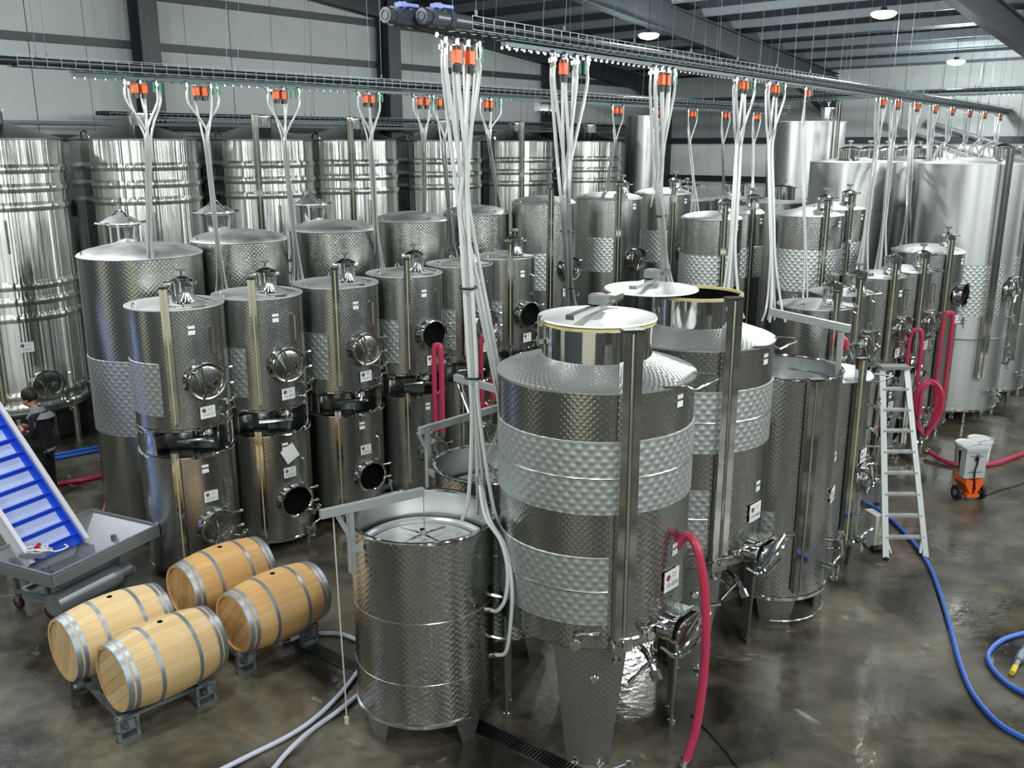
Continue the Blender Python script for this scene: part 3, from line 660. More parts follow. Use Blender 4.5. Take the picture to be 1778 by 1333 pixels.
def big_tank(X,Y,r,label,lid_open,code,rn,lidoff=None):
    t=tank('fermentation_tank',label,'tank',X,Y,0,'big legged tanks in front')
    z0,z1=1.19,3.47
    q=MB(); q.lathe([(0,z0-.12),(r*.6,z0-.08),(r-.02,z0-.01),(r,z0+.01)],72); q.lathe([(r,z0+.01),(r,z1)],72); q.build('shell',M_DIM,t)
    q=MB(); q.lathe([(r,z1-.015),(r+.012,z1-.005),(r+.012,z1+.01),(r-.03,z1+.03),(rn+.03,z1+.13),(rn,z1+.15)],72); q.build('shoulder',dimple('shoulder_sheet',(226,229,229),.36,.06,.5,.004,power=2),t)
    q=MB(); q.lathe([(rn,z1+.12),(rn,z1+.42),(rn+.015,z1+.43)],56); q.lathe([(rn-.01,z1+.43),(rn-.01,z1-.1),(0,z1-.1)],56); nk=q.build('neck',M_POL,t)
    q=MB(); q.lathe([(rn-.01,z1+.43),(rn-.01,z1+.455),(rn+.022,z1+.455),(rn+.022,z1+.43)],56); q.build('gasket',M_GOLD,nk)
    for a,b_,azr in ((2.43,3.07,(-178,178)),(1.42,2.05,(-178,-44))):
        jacket(t,r,a,b_,azr,M_JKT)
        q=MB(); zm=(a+b_)/2; q.lathe([(r+.009,zm-.01),(r+.013,zm),(r+.009,zm+.01)],48,az=azr); q.build('weld_seam',M_INS,t)
    for az in (-53,37,127,-143): 
        lg=plate_leg(t,r*.985,az,z0+.02,.66,.4); c=pol(r*.93,az,0)
        for s in (-.12,.12):
            c=pol(r*.925,az+math.degrees(s/r),0); q=MB(); q.tube([c,c+Vector((0,0,.07))],.02,8); q.lathe([(0,0),(.04,0),(.04,.02),(0,.03)],10,c=c); q.build('levelling_foot',M_POL,lg)
    gauge(t,r,-36,z0+.02,z1+.52,.1)
    plate(t,r,-1,1.72,code,.22,.19); stickers(t,r,2,1.98); stickers(t,r,0,z1-.14)
    hatch_box(t,r,2,1.3); valve(t,r,-40,z0+.07,1.1); valve(t,r,-60,z0+.12,1.2,False); valve(t,r,-22,z0+.15,1.0,False); 
    F=frame_at(r*.7,-12,.95); q=MB(); V=lambda x,y,z: F@Vector((x,y,z)); q.tube([V(0,0,.1),V(.15,0,.06),V(.3,0,-.1)],.028,8,4); q.tube([V(.26,0,-.06),V(.31,0,-.13)],.05,10); q.tube([V(.2,0,0),V(.2,-.2,-.1)],.012,6); q.tube([V(.2,-.18,-.09),V(.2,-.25,-.125)],.02,6); q.build('outlet_valve',M_POL,t)
    c=pol(r*.985,-50,z0-.3); F=frame_at(r*.985,-50,z0-.3); q=MB(); q.lathe([(0,.012),(.035,.012),(.045,0)],14,M=F@AX); q.build('round_plug',M_PIP,t)
    # bracket wire for a ladder
    q=MB(); F=frame_at(r-.06,5,z1+.02); q.tube([F@Vector((0,-.3,0)),F@Vector((.22,-.26,.03)),F@Vector((.25,-.22,.0)),F@Vector((.25,.22,.0)),F@Vector((.22,.26,.03)),F@Vector((0,.3,0))],.011,6); q.build('ladder_bracket',M_PIP,t)
    # lid
    zl=z1+.46
    lo=(0,0) if not lid_open else lidoff
    tilt=0
    Tm=Matrix.Translation((lo[0],lo[1],zl+(.02 if lid_open else 0)))
    q=MB(); q.lathe([(0,-.0),(rn+.02,-.0),(rn+.035,.008),(rn+.03,.022),(rn*.8,.035),(rn*.4,.06),(0,.07)],56,M=Tm); ld=q.build('lid',M_TOP,t)
    q=MB(); q.lathe([(0,.06),(.04,.06),(.04,.12),(.085,.13),(.085,.2),(.06,.215),(0,.22)],16,M=Tm); q.build('lid_knob',M_KNB,ld)
    g0,g1=ground(976,573,4.03),ground(1091,525,4.03); Ur=Matrix.Rotation(atan2(g1.y-g0.y,g1.x-g0.x)-RM,4,'Z')
    Bm=Tm@Ur; q=MB(); q.box((-.1,0,.1),(rn*2.05,.075,.04),M=Bm); q.box((rn*.8,0,.13),(.22,.1,.06),M=Bm)
    q.tube([Bm@Vector((-.2,0,.1)),Bm@Vector((-.2,0,.03))],.014,6); q.tube([Bm@Vector((.1,.0,.1)),Bm@Vector((.1,0,.04))],.014,6)
    q.build('clamp_bar',M_INS,ld,smooth=False)
    F=frame_at(rn+.03,-118,z1+.35); q=MB(); q.tube([F@Vector((.02,0,-.1)),F@Vector((.02,0,.16))],.022,8); q.box((0,0,.1),(.07,.06,.05),M=F); q.box((0,0,-.06),(.07,.05,.04),M=F); q.build('hinge',M_POL,nk)
    return t
big_tank(.75,7.98,.872,'big dimpled tank with two frosted bands and closed round lid, front centre',False,'10-03A',.49)
big_tank(1.92,9.48,.81,'big banded tank behind the front one, its round lid swung open',True,'10-04A',.45,(-.35,-.33))
# ------------------------------------------------------------------ open tanks
def open_shell(t,r,z0,z1,m=M_DIM,depth=.35,rim=.02):
    q=MB(); q.lathe([(0,z0-.05),(r*.7,z0-.04),(r-.03,z0),(r,z0+.015)],64); q.lathe([(r,z0+.015),(r,z1)],64); q.build('shell',m,t)
    q=MB(); q.lathe([(r-.008,z1),(r-.008,z1-depth-.1)],64); q.build('inner_wall',M_INS,t)
    q=MB(); pr=[(r-.004+rim*cos(2*pi*k/8),z1+rim*sin(2*pi*k/8)) for k in range(9)]; q.lathe(pr,64); q.build('rim',M_POL,t)
def float_lid(t,r,z):
    q=MB(); q.lathe([(0,z+.06),(r*.3,z+.045),(r*.78,z+.01),(r*.8,z-.03)],56); fl=q.build('floating_lid',M_TOP,t)
    q=MB(); R=r*.9; q.lathe([(R+.045*cos(2*pi*k/10),z+.045*sin(2*pi*k/10)) for k in range(11)],56); q.build('inflatable_seal',mat('pale_seal',(190,196,198),.3,.3),fl)
    q=MB(); q.tube([(-r*.45,0,z+.1),(0,0,z+.12),(r*.45,0,z+.1)],.012,6,2); q.tube([(0,-r*.45,z+.1),(0,0,z+.12),(0,r*.45,z+.1)],.012,6,2); q.tube([(0,0,z+.1),(0,0,z+.17)],.03,8); q.build('lifting_cross',M_POL,fl)
t=tank('open_top_tank','open-topped dimpled steel tank with a floating lid, right of the barrels','tank',-.83,7.94,0,'open-topped tanks')
E1=t; r=.66; z1=2.09
open_shell(t,r,.3,z1,depth=.4); float_lid(t,r,1.78); seam(t,r,1.33); seam(t,r,.72)
for az in (-92,-2,88,178): plate_leg(t,r*.95,az,.34,.38,.16)
q=MB(); q.lathe([(r,.28),(r+.015,.29),(r+.015,.32),(r,.33)],64); q.build('bottom_ring',M_PIP,t)
inv=Matrix.Rotation(-RM,4,'Z')@Matrix.Translation((.83,-7.94,0))
L=lambda p: inv@Vector(p)
bl,br=ground(556,893,2.36),ground(735,853,2.36)
q=MB(); q.bar(L(bl),L(br),.05,.075); post=ground(607,881,2.36); q.bar(L(post),L((post.x,post.y,1.75)),.05,.05); q.bar(L((post.x,post.y,1.98)),L((post.x+.1,post.y+.02,1.98)),.05,.05)
pc=L((post.x,post.y,1.7)); 
q.bar(L(post+Vector((-.12,-.03,-.03))),L(post+Vector((0,0,-.28))),.02,.04); q.build('davit_arm',M_ARM,t,smooth=False)
q=MB(); q.tube([L(br),L((br.x,br.y,1.9))],.005,5); q.build('lid_cable',M_PIP,t)
rp=ground(578,888,2.33); q=MB(); e=ground(597,1172,.02)
q.tube([L(rp),L((rp.x+.01,rp.y,1.5)),L((rp.x+.03,rp.y-.02,.6)),L((rp.x+.03,rp.y-.02,.3))],.007,6,4); q.tube([L((rp.x+.03,rp.y-.02,.32)),L((rp.x+.03,rp.y-.02,.25))],.022,6); q.build('pull_rope',M_ROPE,t)
for zz in (1.38,.95):
    F=frame_at(r,28,zz); q=MB(); q.tube([F@Vector((-.1,0,.0)),F@Vector((.03,0,-.02)),F@Vector((.13,.0,-.02)),F@Vector((.16,0,.04))],.018,6,3); q.build('hose_nozzle',M_PIP,t)
t=tank('open_top_tank','second open-topped tank with floating lid, half hidden behind the big tank','tank',-.18,9.4,0,'open-topped tanks'); E2=t
open_shell(t,r,.3,z1,depth=.45); float_lid(t,r,1.72); seam(t,r,1.3); 
for az in (-92,-2,88,178): plate_leg(t,r*.95,az,.34,.38,.16)
inv=Matrix.Rotation(-RM,4,'Z')@Matrix.Translation((.18,-9.4,0))
bl,br=ground(728,748,2.42),ground(880,703,2.42); q=MB(); q.bar(L(bl),L(br),.05,.075); post=ground(742,745,2.42); q.bar(L(post),L((post.x,post.y,1.6)),.05,.05); q.bar(L((post.x,post.y,1.95)),L((-.82,9.35,1.95)),.04,.05)
q.bar(L(post+Vector((-.1,-.02,-.03))),L(post+Vector((0,0,-.26))),.02,.04)
a_,b_=ground(790,655,2.75),ground(900,686,2.75); q.bar(L(a_),L(b_),.05,.08); q.bar(L((b_.x-.1,b_.y,2.75)),L((b_.x-.1,b_.y,2.05)),.05,.05); q.build('davit_arm',M_ARM,t,smooth=False)
q=MB(); q.tube([L(a_),L(ground(830,762,2.1))],.01,6); q.tube([L(a_+Vector((.06,0,0))),L(ground(815,712,2.42))],.008,6); q.build('stay_rod',M_PIP,t)
t=tank('open_top_tank','tall open-topped dimpled tank showing its shiny inner rim, right of the big tanks','tank',3.12,10.3,0,'open-topped tanks'); r=.655; zt=2.93
open_shell(t,r,.33,zt,depth=.5); q=MB(); q.lathe([(0,zt-.28),(r-.02,zt-.3)],48); q.lathe([(r-.06,zt-.16),(r-.02,zt-.17),(r-.02,zt-.2)],48); q.build('floating_lid',M_INS,t)
q=MB(); q.lathe([(r,.31),(r+.015,.32),(r+.015,.36),(r,.37)],64); q.build('bottom_ring',M_POL,t)
gauge(t,r,-36,.45,zt+.02,.09); plate(t,r,12,1.5,'20-01A',.2,.17); stickers(t,r,12,1.95); jacket(t,r,.75,1.4,(-110,-62),M_JKF)
valve_cluster(t,r,10,.95,1.3); valve(t,r,8,.62,1.2); hatch_box(t,r,-8,.66) if False else None
F=frame_at(r,-82,1.95); q=MB(); q.tube([F@Vector((0,0,0)),F@Vector((.12,0,0))],.025,8); q.tube([F@Vector((.11,0,0)),F@Vector((.13,0,0))],.06,10); q.build('upper_port',M_POL,t)
for az in (-53,37,127,-143): plate_leg(t,r*.9,az,.36,.5,.36)
q=MB(); q.tube([pol(r*1.0,a,.06) for a in range(-60,100,10)],.012,6); q.build('foot_ring',M_PIP,t)
q=MB(); inv=Matrix.Rotation(-RM,4,'Z')@Matrix.Translation((-3.12,-10.3,0))
a_,b_=ground(1337,541,3.5),ground(1476,571,3.42); q.bar(L(a_),L(b_),.05,.085); pr_=ground(1462,568,3.42); q.bar(L(pr_),L((pr_.x,pr_.y,2.7)),.05,.05); q.bar(L((pr_.x,pr_.y,2.8)),L((pr_.x-.12,pr_.y-.25,2.8)),.04,.04); q.build('davit_arm',M_ARM,t,smooth=False)
q=MB(); 
t=tank('fermentation_tank','slim dimpled tank with domed lid, just left of the step ladder','tank',4.05,11.35,0); r=.5; zt=2.6
shellbody(t,r,.42,zt,M_DIMF,'dome',.1); gauge(t,r,-30,.55,zt+.3,.075); manway(t,r,4,1.32,.21,False); plate(t,r,-2,1.62,'20-03A',.17,.17); valve(t,r,-5,.5,1.2); valve_cluster(t,r,12,1.95,.9); valve_cluster(t,r,12,2.25,.9)
for az in (-53,37,127,-143): plate_leg(t,r*.92,az,.45,.26,.16)
q=MB(); q.tube([(r-.05,-.25,zt+.02),(r+.18,-.2,zt+.04),(r+.2,.2,zt+.04),(r-.05,.25,zt+.02)],.011,6); q.build('ladder_bracket',M_PIP,t)
# ------------------------------------------------------------------ cable trays with pipes
def tray(p0,p1,label,group,valves,big=False,hang=(1.6,),w_=.26,h_=.11,pitch=.15,pipes=True,name='pipe_tray'):
    p0=Vector(p0); p1=Vector(p1); d=(p1-p0); Ln=d.length; rz=atan2(d.y,d.x)
    t=thing(name,label,'pipework',p0,rz,group)
    q=MB(); 
    for y,z in ((-w_/2,h_),(-w_/2,h_*.55),(-w_/2,0),(-w_/6,0),(w_/6,0),(w_/2,0),(w_/2,h_*.55),(w_/2,h_)): q.bar((0,y,z),(Ln,y,z),.006,.006)
    n=int(Ln/pitch)
    for k in range(n+1):
        x=k*pitch; q.bar((x,-w_/2,h_),(x,-w_/2,0),.006,.006); q.bar((x,-w_/2,0),(x,w_/2,0),.006,.006); q.bar((x,w_/2,0),(x,w_/2,h_),.006,.006)
    q.build('wire_basket',M_TRY,t,smooth=False)
    if pipes:
        ps=[(-.07,.05,.042),(.06,.05,.042)]
        for y,z,r in ps:
            q=MB(); q.tube([(-.5 if valves else -.2,y,z),(Ln,y,z)],r,12); q.build('pipe',M_BPV,t)
    q=MB(); q.box((Ln/2+.3,0,-.06),(Ln-.6,.05,.04)); q.box((Ln/2+.3,0,-.025),(Ln-.6,.16,.006)); 
    q.build('strut_channel',M_STR,t,smooth=False)
    q=MB()
    for k in range(int(Ln/.12)):
        q.box((.6+k*.115,-.05,-.09),(.02,.02,.02)); 
        if big: q.box((.64+k*.115,.04,-.09),(.02,.02,.02))
    b_=q.build('bolts',M_POL,t,smooth=False); b_['kind']='stuff'
    if valves:
        s=1.25 if big else .8
        for y,dx in ((.075*s,-.62),(-.075*s,-.4)):
            q=MB(); X=dx
            q.tube([(X-.16*s,y,.05),(X-.1*s,y,.05)],.05*s,10); q.lathe([(.03*s,0),(.03*s,.03)],10,M=Matrix.Translation((X-.165*s,y,.05))@AX)
            q.tube([(X-.1*s,y,.05),(X-.06*s,y,.05)],.062*s,8); q.tube([(X-.06*s,y,.05),(X+.08*s,y,.05)],.056*s,12); q.tube([(X+.08*s,y,.05),(X+.12*s,y,.05)],.066*s,8); q.tube([(X+.12*s,y,.05),(X+.3*s,y,.05)],.05*s,12)
            q.tube([(X,y,.08),(X,y,.12*s+.02)],.02*s,8)
            vb=q.build('ball_valve',M_GPV,t)
            q=MB(); q.bar((X-.03*s,y,.118*s),(X+.14*s,y,.122*s),.035*s,.02*s); q.bar((X-.04*s,y,.115*s),(X+.02*s,y,.115*s),.06*s,.028*s); q.build('valve_handle',M_BLU,vb,smooth=False)
    x=hang[0]; i=0
    while x<Ln:
        P=p0+d*(x/Ln); a,bb=in_room(P); top=roofz(a)-P.z
        q=MB()
        for y in (-w_/2,w_/2):
            q.tube([(x,y,h_),(x+(.25 if i%2 else -.0),y*1.2,top)],.003,5)
            q.tube([(x,y,h_),(x,y,h_+.05)],.012,6)
        q.build('hanger_wire',M_STR,t,smooth=False); x+=hang[1]; i+=1
    return t,p0,d.normalized(),Ln
ML=ground(800,53,6.35); MR=ground(1755,195,6.35)
_,MP,MD,MLn=tray(ML,MR,'long steel wire tray carrying two black pipes over the front tanks',None,True,True,(.05,1.35))
LLp=ground(88,133,6.2); LP0=Vector((-4.19,11.33,6.2)); Ud=Vector((UX,UY,0)); LL=LP0-Ud*1.55
_,LPp,LD,LLn=tray(LL,LP0+Ud*16.2,'wire tray with black pipes over the stacked left row',None,True,False,(.3,2.3))
tray(W(22,1.0,5.98),W(-.0+1,1.0,5.98),'dark wire tray running along the left wall behind the ribbed tanks',None,False,False,(1,4))
q=MB(); q.tube([W(24,.9,5.82),W(1,.9,5.82)],.045,10); tag(q.build('wall_pipe',M_PUR),'pale grey pipe under the tray on the left wall','pipework')
tray(W(5,1.6,6.7),W(5,24,6.7),'shiny wire tray crossing the far end of the hall','',False,False,(1,3.4))
# control boxes on the left tray
P=LP0+Ud*6.5
t=thing('control_boxes','pair of white control boxes fixed to the left tray end','box',(.62,17.1,6.1),RM)
for k in (0,1):
    q=MB(); q.box((.0,.13-.28*k,.0),(.14,.23,.24)); q.box((.075,.13-.28*k,0),(.01,.2,.21)); q.build('box_body',M_PLT,t,smooth=False)
q=MB(); 
for k in range(4): q.tube([(0,.2-.14*k,-.12),(0,.2-.14*k,-.17)],.014,6)
q.tube([(0,.1,.12),(.1,.1,.3),(.1,-.1,.4),(.0,-.15,.3),(0,-.1,.12)],.01,6,4); q.build('cable_gland',M_CAP,t)
# ------------------------------------------------------------------ hose drops
def drop(T,d,label,ends,hr,grp,spread=.2,act=2,conv=.75,big=False,ties=()):
    """valves under the tray with clear hoses gathered into a bundle; ends = list of (point, count)"""
    T=Vector(T); rz=atan2(d.y,d.x); t=thing('hose_drop',label,'hoses',T,rz,grp)
    R=Matrix.Rotation(-rz,3,'Z'); s=1.25 if big else 1.0
    n=sum(c for _,c in ends); i=0
    q=MB(); q.tube([(-spread-.05,0,-.06),(spread+.05,0,-.06)],.02,8)
    for k in range(n):
        x=-spread+2*spread*k/max(1,n-1); y=(.05 if k%2 else -.05)
        q.tube([(x,0,-.06),(x,y,-.08),(x,y,-.17*s)],.014*s,6); q.tube([(x,y,-.1*s),(x,y,-.13*s)],.024*s,8)
    q.build('manifold',M_PIP,t)
    for k in range(act):
        x=-spread*.55+k*random.uniform(.1,.15)*s; q=MB(); q.box((x,-.07,-.18*s),(.06*s,.06,.085*s)); q.box((x,-.07,-.13*s),(.05*s,.05,.03*s)); q.build('orange_actuator',M_ORG,t,smooth=False)
        q=MB(); q.box((x+.05*s,-.04,-.17*s),(.045*s,.06,.12*s)); q.box((x+.045*s,-.05,-.25*s),(.03*s,.04,.05*s)); q.build('valve_body',M_CAP,t,smooth=False)
        q=MB(); q.tube([(x,-.07,-.11*s),(x,-.07,-.135*s)],.03*s,8); q.build('solenoid',M_CAP,t); q=MB(); q.tube([(x,-.07,-.23*s),(x,-.07,-.28*s)],.03*s,8); q.build('solenoid',M_CAP,t)
    for x in (spread*.45,spread*.8)[:2]:
        q=MB(); q.box((x,-.06,-.15*s),(.02,.02,.11*s)); q.build('green_lever',M_GRN,t,smooth=False)
    tot=0; k=0
    for e,c in ends:
        E=R@(Vector(e)-T)
        for m in range(c):
            x=-spread+2*spread*k/max(1,n-1); y=(.05 if k%2 else -.05)
            an=2.4*k; br=hr*(1.25 if n>3 else .9)*(1+ (k%3)*.45); bx,by=br*cos(an),br*sin(an)
            jx,jy=random.uniform(-.01,.01),random.uniform(-.01,.01)
            zc=-conv*s-random.uniform(0,.12)
            pts=[Vector((x,y,-.17*s)),Vector((x*.96,y,-.32*s)),Vector((x*.3+bx,y*.4+by,zc*.85)),Vector((bx+jx,by+jy,zc*1.15))]
            Ez=E.z
            # drift toward the end point
            mids=4
            for j in range(1,mids):
                f=j/mids; ff=f
                pts.append(Vector((E.x*ff+bx,E.y*ff+by,zc*1.15+(Ez+.12-zc*1.15)*f)))
            fx,fy=(bx*3.0,by*3.0)
            pts.append(Vector((E.x+fx,E.y+fy,Ez))); pts.append(Vector((E.x+fx*1.6,E.y+fy*1.6,Ez-.22)))
            q=MB(); q.tube(pts,hr,7,4,cap=False); q.build('hose',M_HOSE,t); k+=1
    for zt in ties:
        f=( zt+conv*s*1.15)/(ends[0][0][2]-T.z+.12+conv*s*1.15) if True else 0
        E=R@(Vector(ends[0][0])-T); f=max(0,min(1,f)); ff=f
        q=MB(); q.lathe([(hr*4.2,-.012),(hr*4.4,0),(hr*4.2,.012)],14,c=(E.x*ff,E.y*ff,zt)); q.build('cable_tie',M_CAP,t)
    return t
def at_tray(P,D,x,z):
    """point on the tray line seen at column x"""
    lo,hi=-3,30
    for _ in range(50):
        m=(lo+hi)/2; p=P+D*m; yc=p.y*cos(PITCH)-(z-CAMZ)*sin(PITCH)
        if 889+FPX*p.x/yc<x: lo=m
        else: hi=m
    return P+D*m
gl='hose drops on the left tray'
LDs=[(245,tuple(ground(262, 505, 3.5)),6,'over the first stacked tank'),(350,tuple(ground(385, 490, 3.5)),4,'over the second stacked tank'),(487,tuple(ground(517, 472, 3.5)),5,'over the third stacked tank'),(640,tuple(ground(655, 455, 3.52)),6,'over the fourth stacked tank'),
 (734,tuple(ground(738, 432, 3.52)),4,'left one of two close drops over the fifth tank'),(768,tuple(ground(784, 430, 3.55)),4,'right one of two close drops over the fifth tank'),(848,tuple(ground(872, 404, 3.6)),5,'over the last stacked tank'),
 (1070,tuple(ground(1052, 338, 4.4)),3,'short drop left of the plain silo'),(1140,tuple(ground(1138, 340, 4.4)),3,'behind the second front bundle'),(1200,tuple(ground(1206, 352, 4.2)),3,'single file drop before the white wall'),(1258,tuple(ground(1256, 340, 4.2)),3,'drop with blue and orange fittings before the white wall'),(1312,tuple(ground(1306, 350, 4.2)),3,'last drop on the left tray, beside the tall plain tank')]
for x,e,n,l in LDs:
    drop(at_tray(LPp,LD,x,6.2),LD,('clear hoses fanning from orange valves, ' if x<1300 else 'clear hoses, ')+l,[(e,n)],.0135,gl,.24 if x<900 else .17,2,.6)
gm='hose drops on the main front tray'
drop(at_tray(MP,MD,800,6.35),MD,'thick clear hose bundle in front, splitting down to the two open tanks',[((-.30,8.0,2.25),4),((.0,8.55,2.3),4)],.019,gm,.26,2,1.0,True,(-2.2,-3.0))
drop(at_tray(MP,MD,985,6.35),MD,'clear hose bundle behind the front tank lid, second on the main tray',[(ground(990,550,3.0),7)],.018,gm,.3,1,1.0,True,(-1.9,-2.8))
drop(at_tray(MP,MD,1152,6.35),MD,'clear hose bundle reaching the swung-open round lid',[(ground(1156,505,3.5),8)],.018,gm,.28,2,1.0,True,(-1.8,))
drop(at_tray(MP,MD,1290,6.35),MD,'clear hose pair leaning left toward the gold-rimmed neck',[(ground(1266,520,3.5),5)],.018,gm,.3,2,.8)
drop(at_tray(MP,MD,1345,6.35),MD,'clear hoses falling left of the open tank arm',[(ground(1342,530,3.2),5)],.017,gm,.3,2,.8)
drop(at_tray(MP,MD,1400,6.35),MD,'two slim hoses hanging straight over the ridged tank top',[(ground(1400,516,3.2),2)],.014,gm,.14,1,.6)
drop(at_tray(MP,MD,1530,6.35),MD,'dark-valved hose group leaning toward the small right tanks',[(ground(1494,478,3.3),5)],.017,gm,.2,2,.8)
drop(at_tray(MP,MD,1556,6.35),MD,'hose group just right of the dark-valved one',[(ground(1527,470,3.3),5)],.017,gm,.2,2,.8)
drop(at_tray(MP,MD,1590,6.35),MD,'broad pale hose curtain before the large plain tanks',[(ground(1574,418,3.5),7)],.02,gm,.25,2,.8)
drop(at_tray(MP,MD,1622,6.35),MD,'straight hose group right of the pale curtain',[(ground(1607,415,3.5),6)],.019,gm,.25,2,.8)
drop(at_tray(MP,MD,1652,6.35),MD,'hose group ending on the top of the nearest giant',[((9.0,20.0,5.25),4)],.018,gm,.25,2,.7)
drop(at_tray(MP,MD,1682,6.35),MD,'third hose group from the right end of the main tray',[((9.9,21.0,5.25),4)],.018,gm,.25,2,.7)
drop(at_tray(MP,MD,1708,6.35),MD,'second hose group from the right end of the main tray',[((10.3,21.3,5.25),4)],.018,gm,.25,2,.7)
drop(at_tray(MP,MD,1735,6.35),MD,'last hose group at the right end of the main tray',[((10.9,22.0,5.25),4)],.018,gm,.25,2,.7)
# clear hoses feeding the open tank
def hose(name,label,pts,r,m,grp=None,cat='hose',sm=6,coup=True):
    P=[Vector(p) for p in pts]; c=P[0].copy(); c.z=min(p.z for p in P)
    q=MB(); q.tube([p-c for p in P],r,9,sm); o=q.build(name,m); o.location=c; tag(o,label,cat,grp)
    if coup:
        for a,b_ in ((P[0],P[1]),(P[-1],P[-2])):
            d=(a-b_).normalized(); q=MB(); q.tube([a-c-d*.02,a-c+d*.05],r*1.35,10); q.build('coupling',M_POL,o)
    return o
hose('clear_hose','clear hose looping from the front bundle to the upper nozzle of the open tank',[(-.3,7.95,2.4),(-.24,7.75,2.15),(-.1,7.6,1.98),(-.04,7.5,1.75),(-.06,7.45,1.5),(-.13,7.45,1.38),(-.2,7.5,1.36)],.018,M_HOSE,'clear feed hoses of the open tank')
hose('clear_hose','clear hose running down to the lower nozzle of the open tank',[(-.28,7.98,2.35),(-.2,7.75,2.12),(-.06,7.6,1.92),(-.0,7.46,1.6),(-.02,7.42,1.2),(-.06,7.42,.98),(-.16,7.46,.93)],.018,M_HOSE,'clear feed hoses of the open tank')
hose('clear_hose','clear hose arching from the bundle into the half-hidden open tank',[(-.1,8.3,2.9),(-.16,8.7,2.6),(-.26,9.0,2.25),(-.22,9.2,2.1),(-.1,9.3,1.85)],.018,M_HOSE)
# ------------------------------------------------------------------ red hoses
G0=ground
hose('red_hose','thick red hose arching beside the big front tank to the floor',[(1.42,7.5,1.95),(1.52,7.45,2.1),(1.6,7.35,2.02),(1.68,7.3,1.6),(1.7,7.25,1.0),(1.65,7.2,.4),(1.56,7.15,.05)],.04,M_RHO)
def loop(px,y0,y1,Y,w_,label,grp,r=.03,n=1):
    X=(px-889)/1653*Y; zt=CAMZ-Y*math.tan(PITCH+atan((y0-666.5)/FPX)); zb=CAMZ-Y*math.tan(PITCH+atan((y1-666.5)/FPX)); zb=max(zb,.05)
    pts=[]
    for k in range(n):
        o=.03*k; pts+= [(X-w_/2-o,Y+o,zb+.35),(X-w_/2-o,Y+o,zt-.15),(X,Y,zt+.02*k),(X+w_/2+o,Y-o,zt-.15),(X+w_/2+o,Y-o,zb+.35)]
        if n>1: pts+=[(X,Y-o,zb)]
    return hose('red_hose',label,pts,r,M_RHO,grp)
gr='red hoses hung on the tanks'
loop(752,600,790,12.9,.1,'red hose hanging beside the open-hatch stacked tank',gr,.04)
loop(843,580,735,13.6,.17,'red hose looped over a valve behind the front bundle',gr,.035)
loop(838,700,745,13.2,.2,'low red hose bend beside the davit arm',gr,.03)
loop(1497,588,650,12.6,.09,'short red hose loop beside the open tank arm',gr,.04)
loop(1628,572,705,15.1,.2,'red hose loop above the step ladder',gr,.035)
loop(1683,545,735,15.6,.16,'long red hose hanging from the open-hatch tank',gr,.035)
loop(1664,665,755,14.9,.25,'coiled red hose hung just above the white buckets',gr,.035,3)
for px,y0,y1,l in ((1734,520,680,'first red hose loop on the right giants'),(1752,495,655,'second red hose loop on the right giants'),(1772,488,640,'third red hose loop at the right picture edge')):
    loop(px,y0,y1,17.8,.17,l,gr,.035)
hose('red_hose','red hose lying across the floor from the ladder to the right edge',[G0(1612,784,.1),G0(1640,800,.05),G0(1662,806,.04),G0(1690,806,.04),G0(1725,805,.04),G0(1755,795,.04),G0(1800,778,.04)],.04,M_RHO,'red hoses on the floor')
hose('red_hose','red hose on the floor behind the standing person',[G0(60,850,.035),G0(110,838,.035),G0(150,832,.035),G0(205,820,.035)],.035,M_RHO,'red hoses on the floor')
hose('red_hose','short red hose end on the floor left of the wide tank',[G0(181,888,.05),G0(185,874,.1),G0(190,858,.2)],.035,M_RHO,'red hoses on the floor')
for k,l in ((0,'upper one of two blue pipes lying on the floor behind the person'),(6,'lower one of two blue pipes lying on the floor behind the person')):
    hose('blue_pipe',l,[G0(70,794+k,.04),G0(125,784+k,.04),G0(200,770+k,.04)],.03,M_BHO,'blue pipes behind the person','pipe',2,False)
hose('blue_hose','long blue hose curving across the wet floor from the ladder',[G0(1500,872,.04),G0(1530,888,.03),G0(1572,925,.03),G0(1610,975,.03),G0(1632,1030,.03),G0(1650,1090,.03),G0(1668,1155,.03),G0(1690,1205,.03),G0(1730,1252,.03),G0(1778,1281,.03),G0(1850,1305,.03)],.027,M_BHO)
hose('blue_hose','blue hose bent in a loop at the right edge of the floor',[G0(1850,1085,.03),G0(1778,1099,.03),G0(1738,1112,.03),G0(1716,1135,.03),G0(1722,1158,.03),G0(1745,1183,.03),G0(1778,1203,.03),G0(1850,1235,.03)],.027,M_BHO)
hose('white_hose','pale hose on the floor running under the open tank, upper strand',[G0(640,1140,.03),G0(622,1165,.03),G0(590,1205,.03),G0(545,1248,.03),G0(500,1278,.03),G0(440,1308,.03),G0(380,1338,.03),G0(330,1360,.03)],.023,M_WHO,'pale hoses on the floor')
hose('white_hose','pale hose on the floor running under the open tank, lower strand',[G0(650,1180,.03),G0(625,1203,.03),G0(590,1232,.03),G0(548,1262,.03),G0(520,1285,.06),G0(495,1310,.03),G0(470,1340,.03),G0(440,1370,.03)],.023,M_WHO,'pale hoses on the floor')
hose('white_hose','pale hose bend on the floor behind the barrel rack',[G0(500,1112,.03),G0(530,1102,.03),G0(560,1099,.03),G0(590,1100,.03),G0(618,1110,.03),G0(640,1122,.03)],.023,M_WHO,'pale hoses on the floor')
hose('black_cable','thin black cable on the floor right of the red hose',[G0(1200,1240,.01),G0(1228,1268,.01),G0(1262,1306,.01),G0(1290,1345,.01)],.008,M_CAP,None,'cable',6,False)
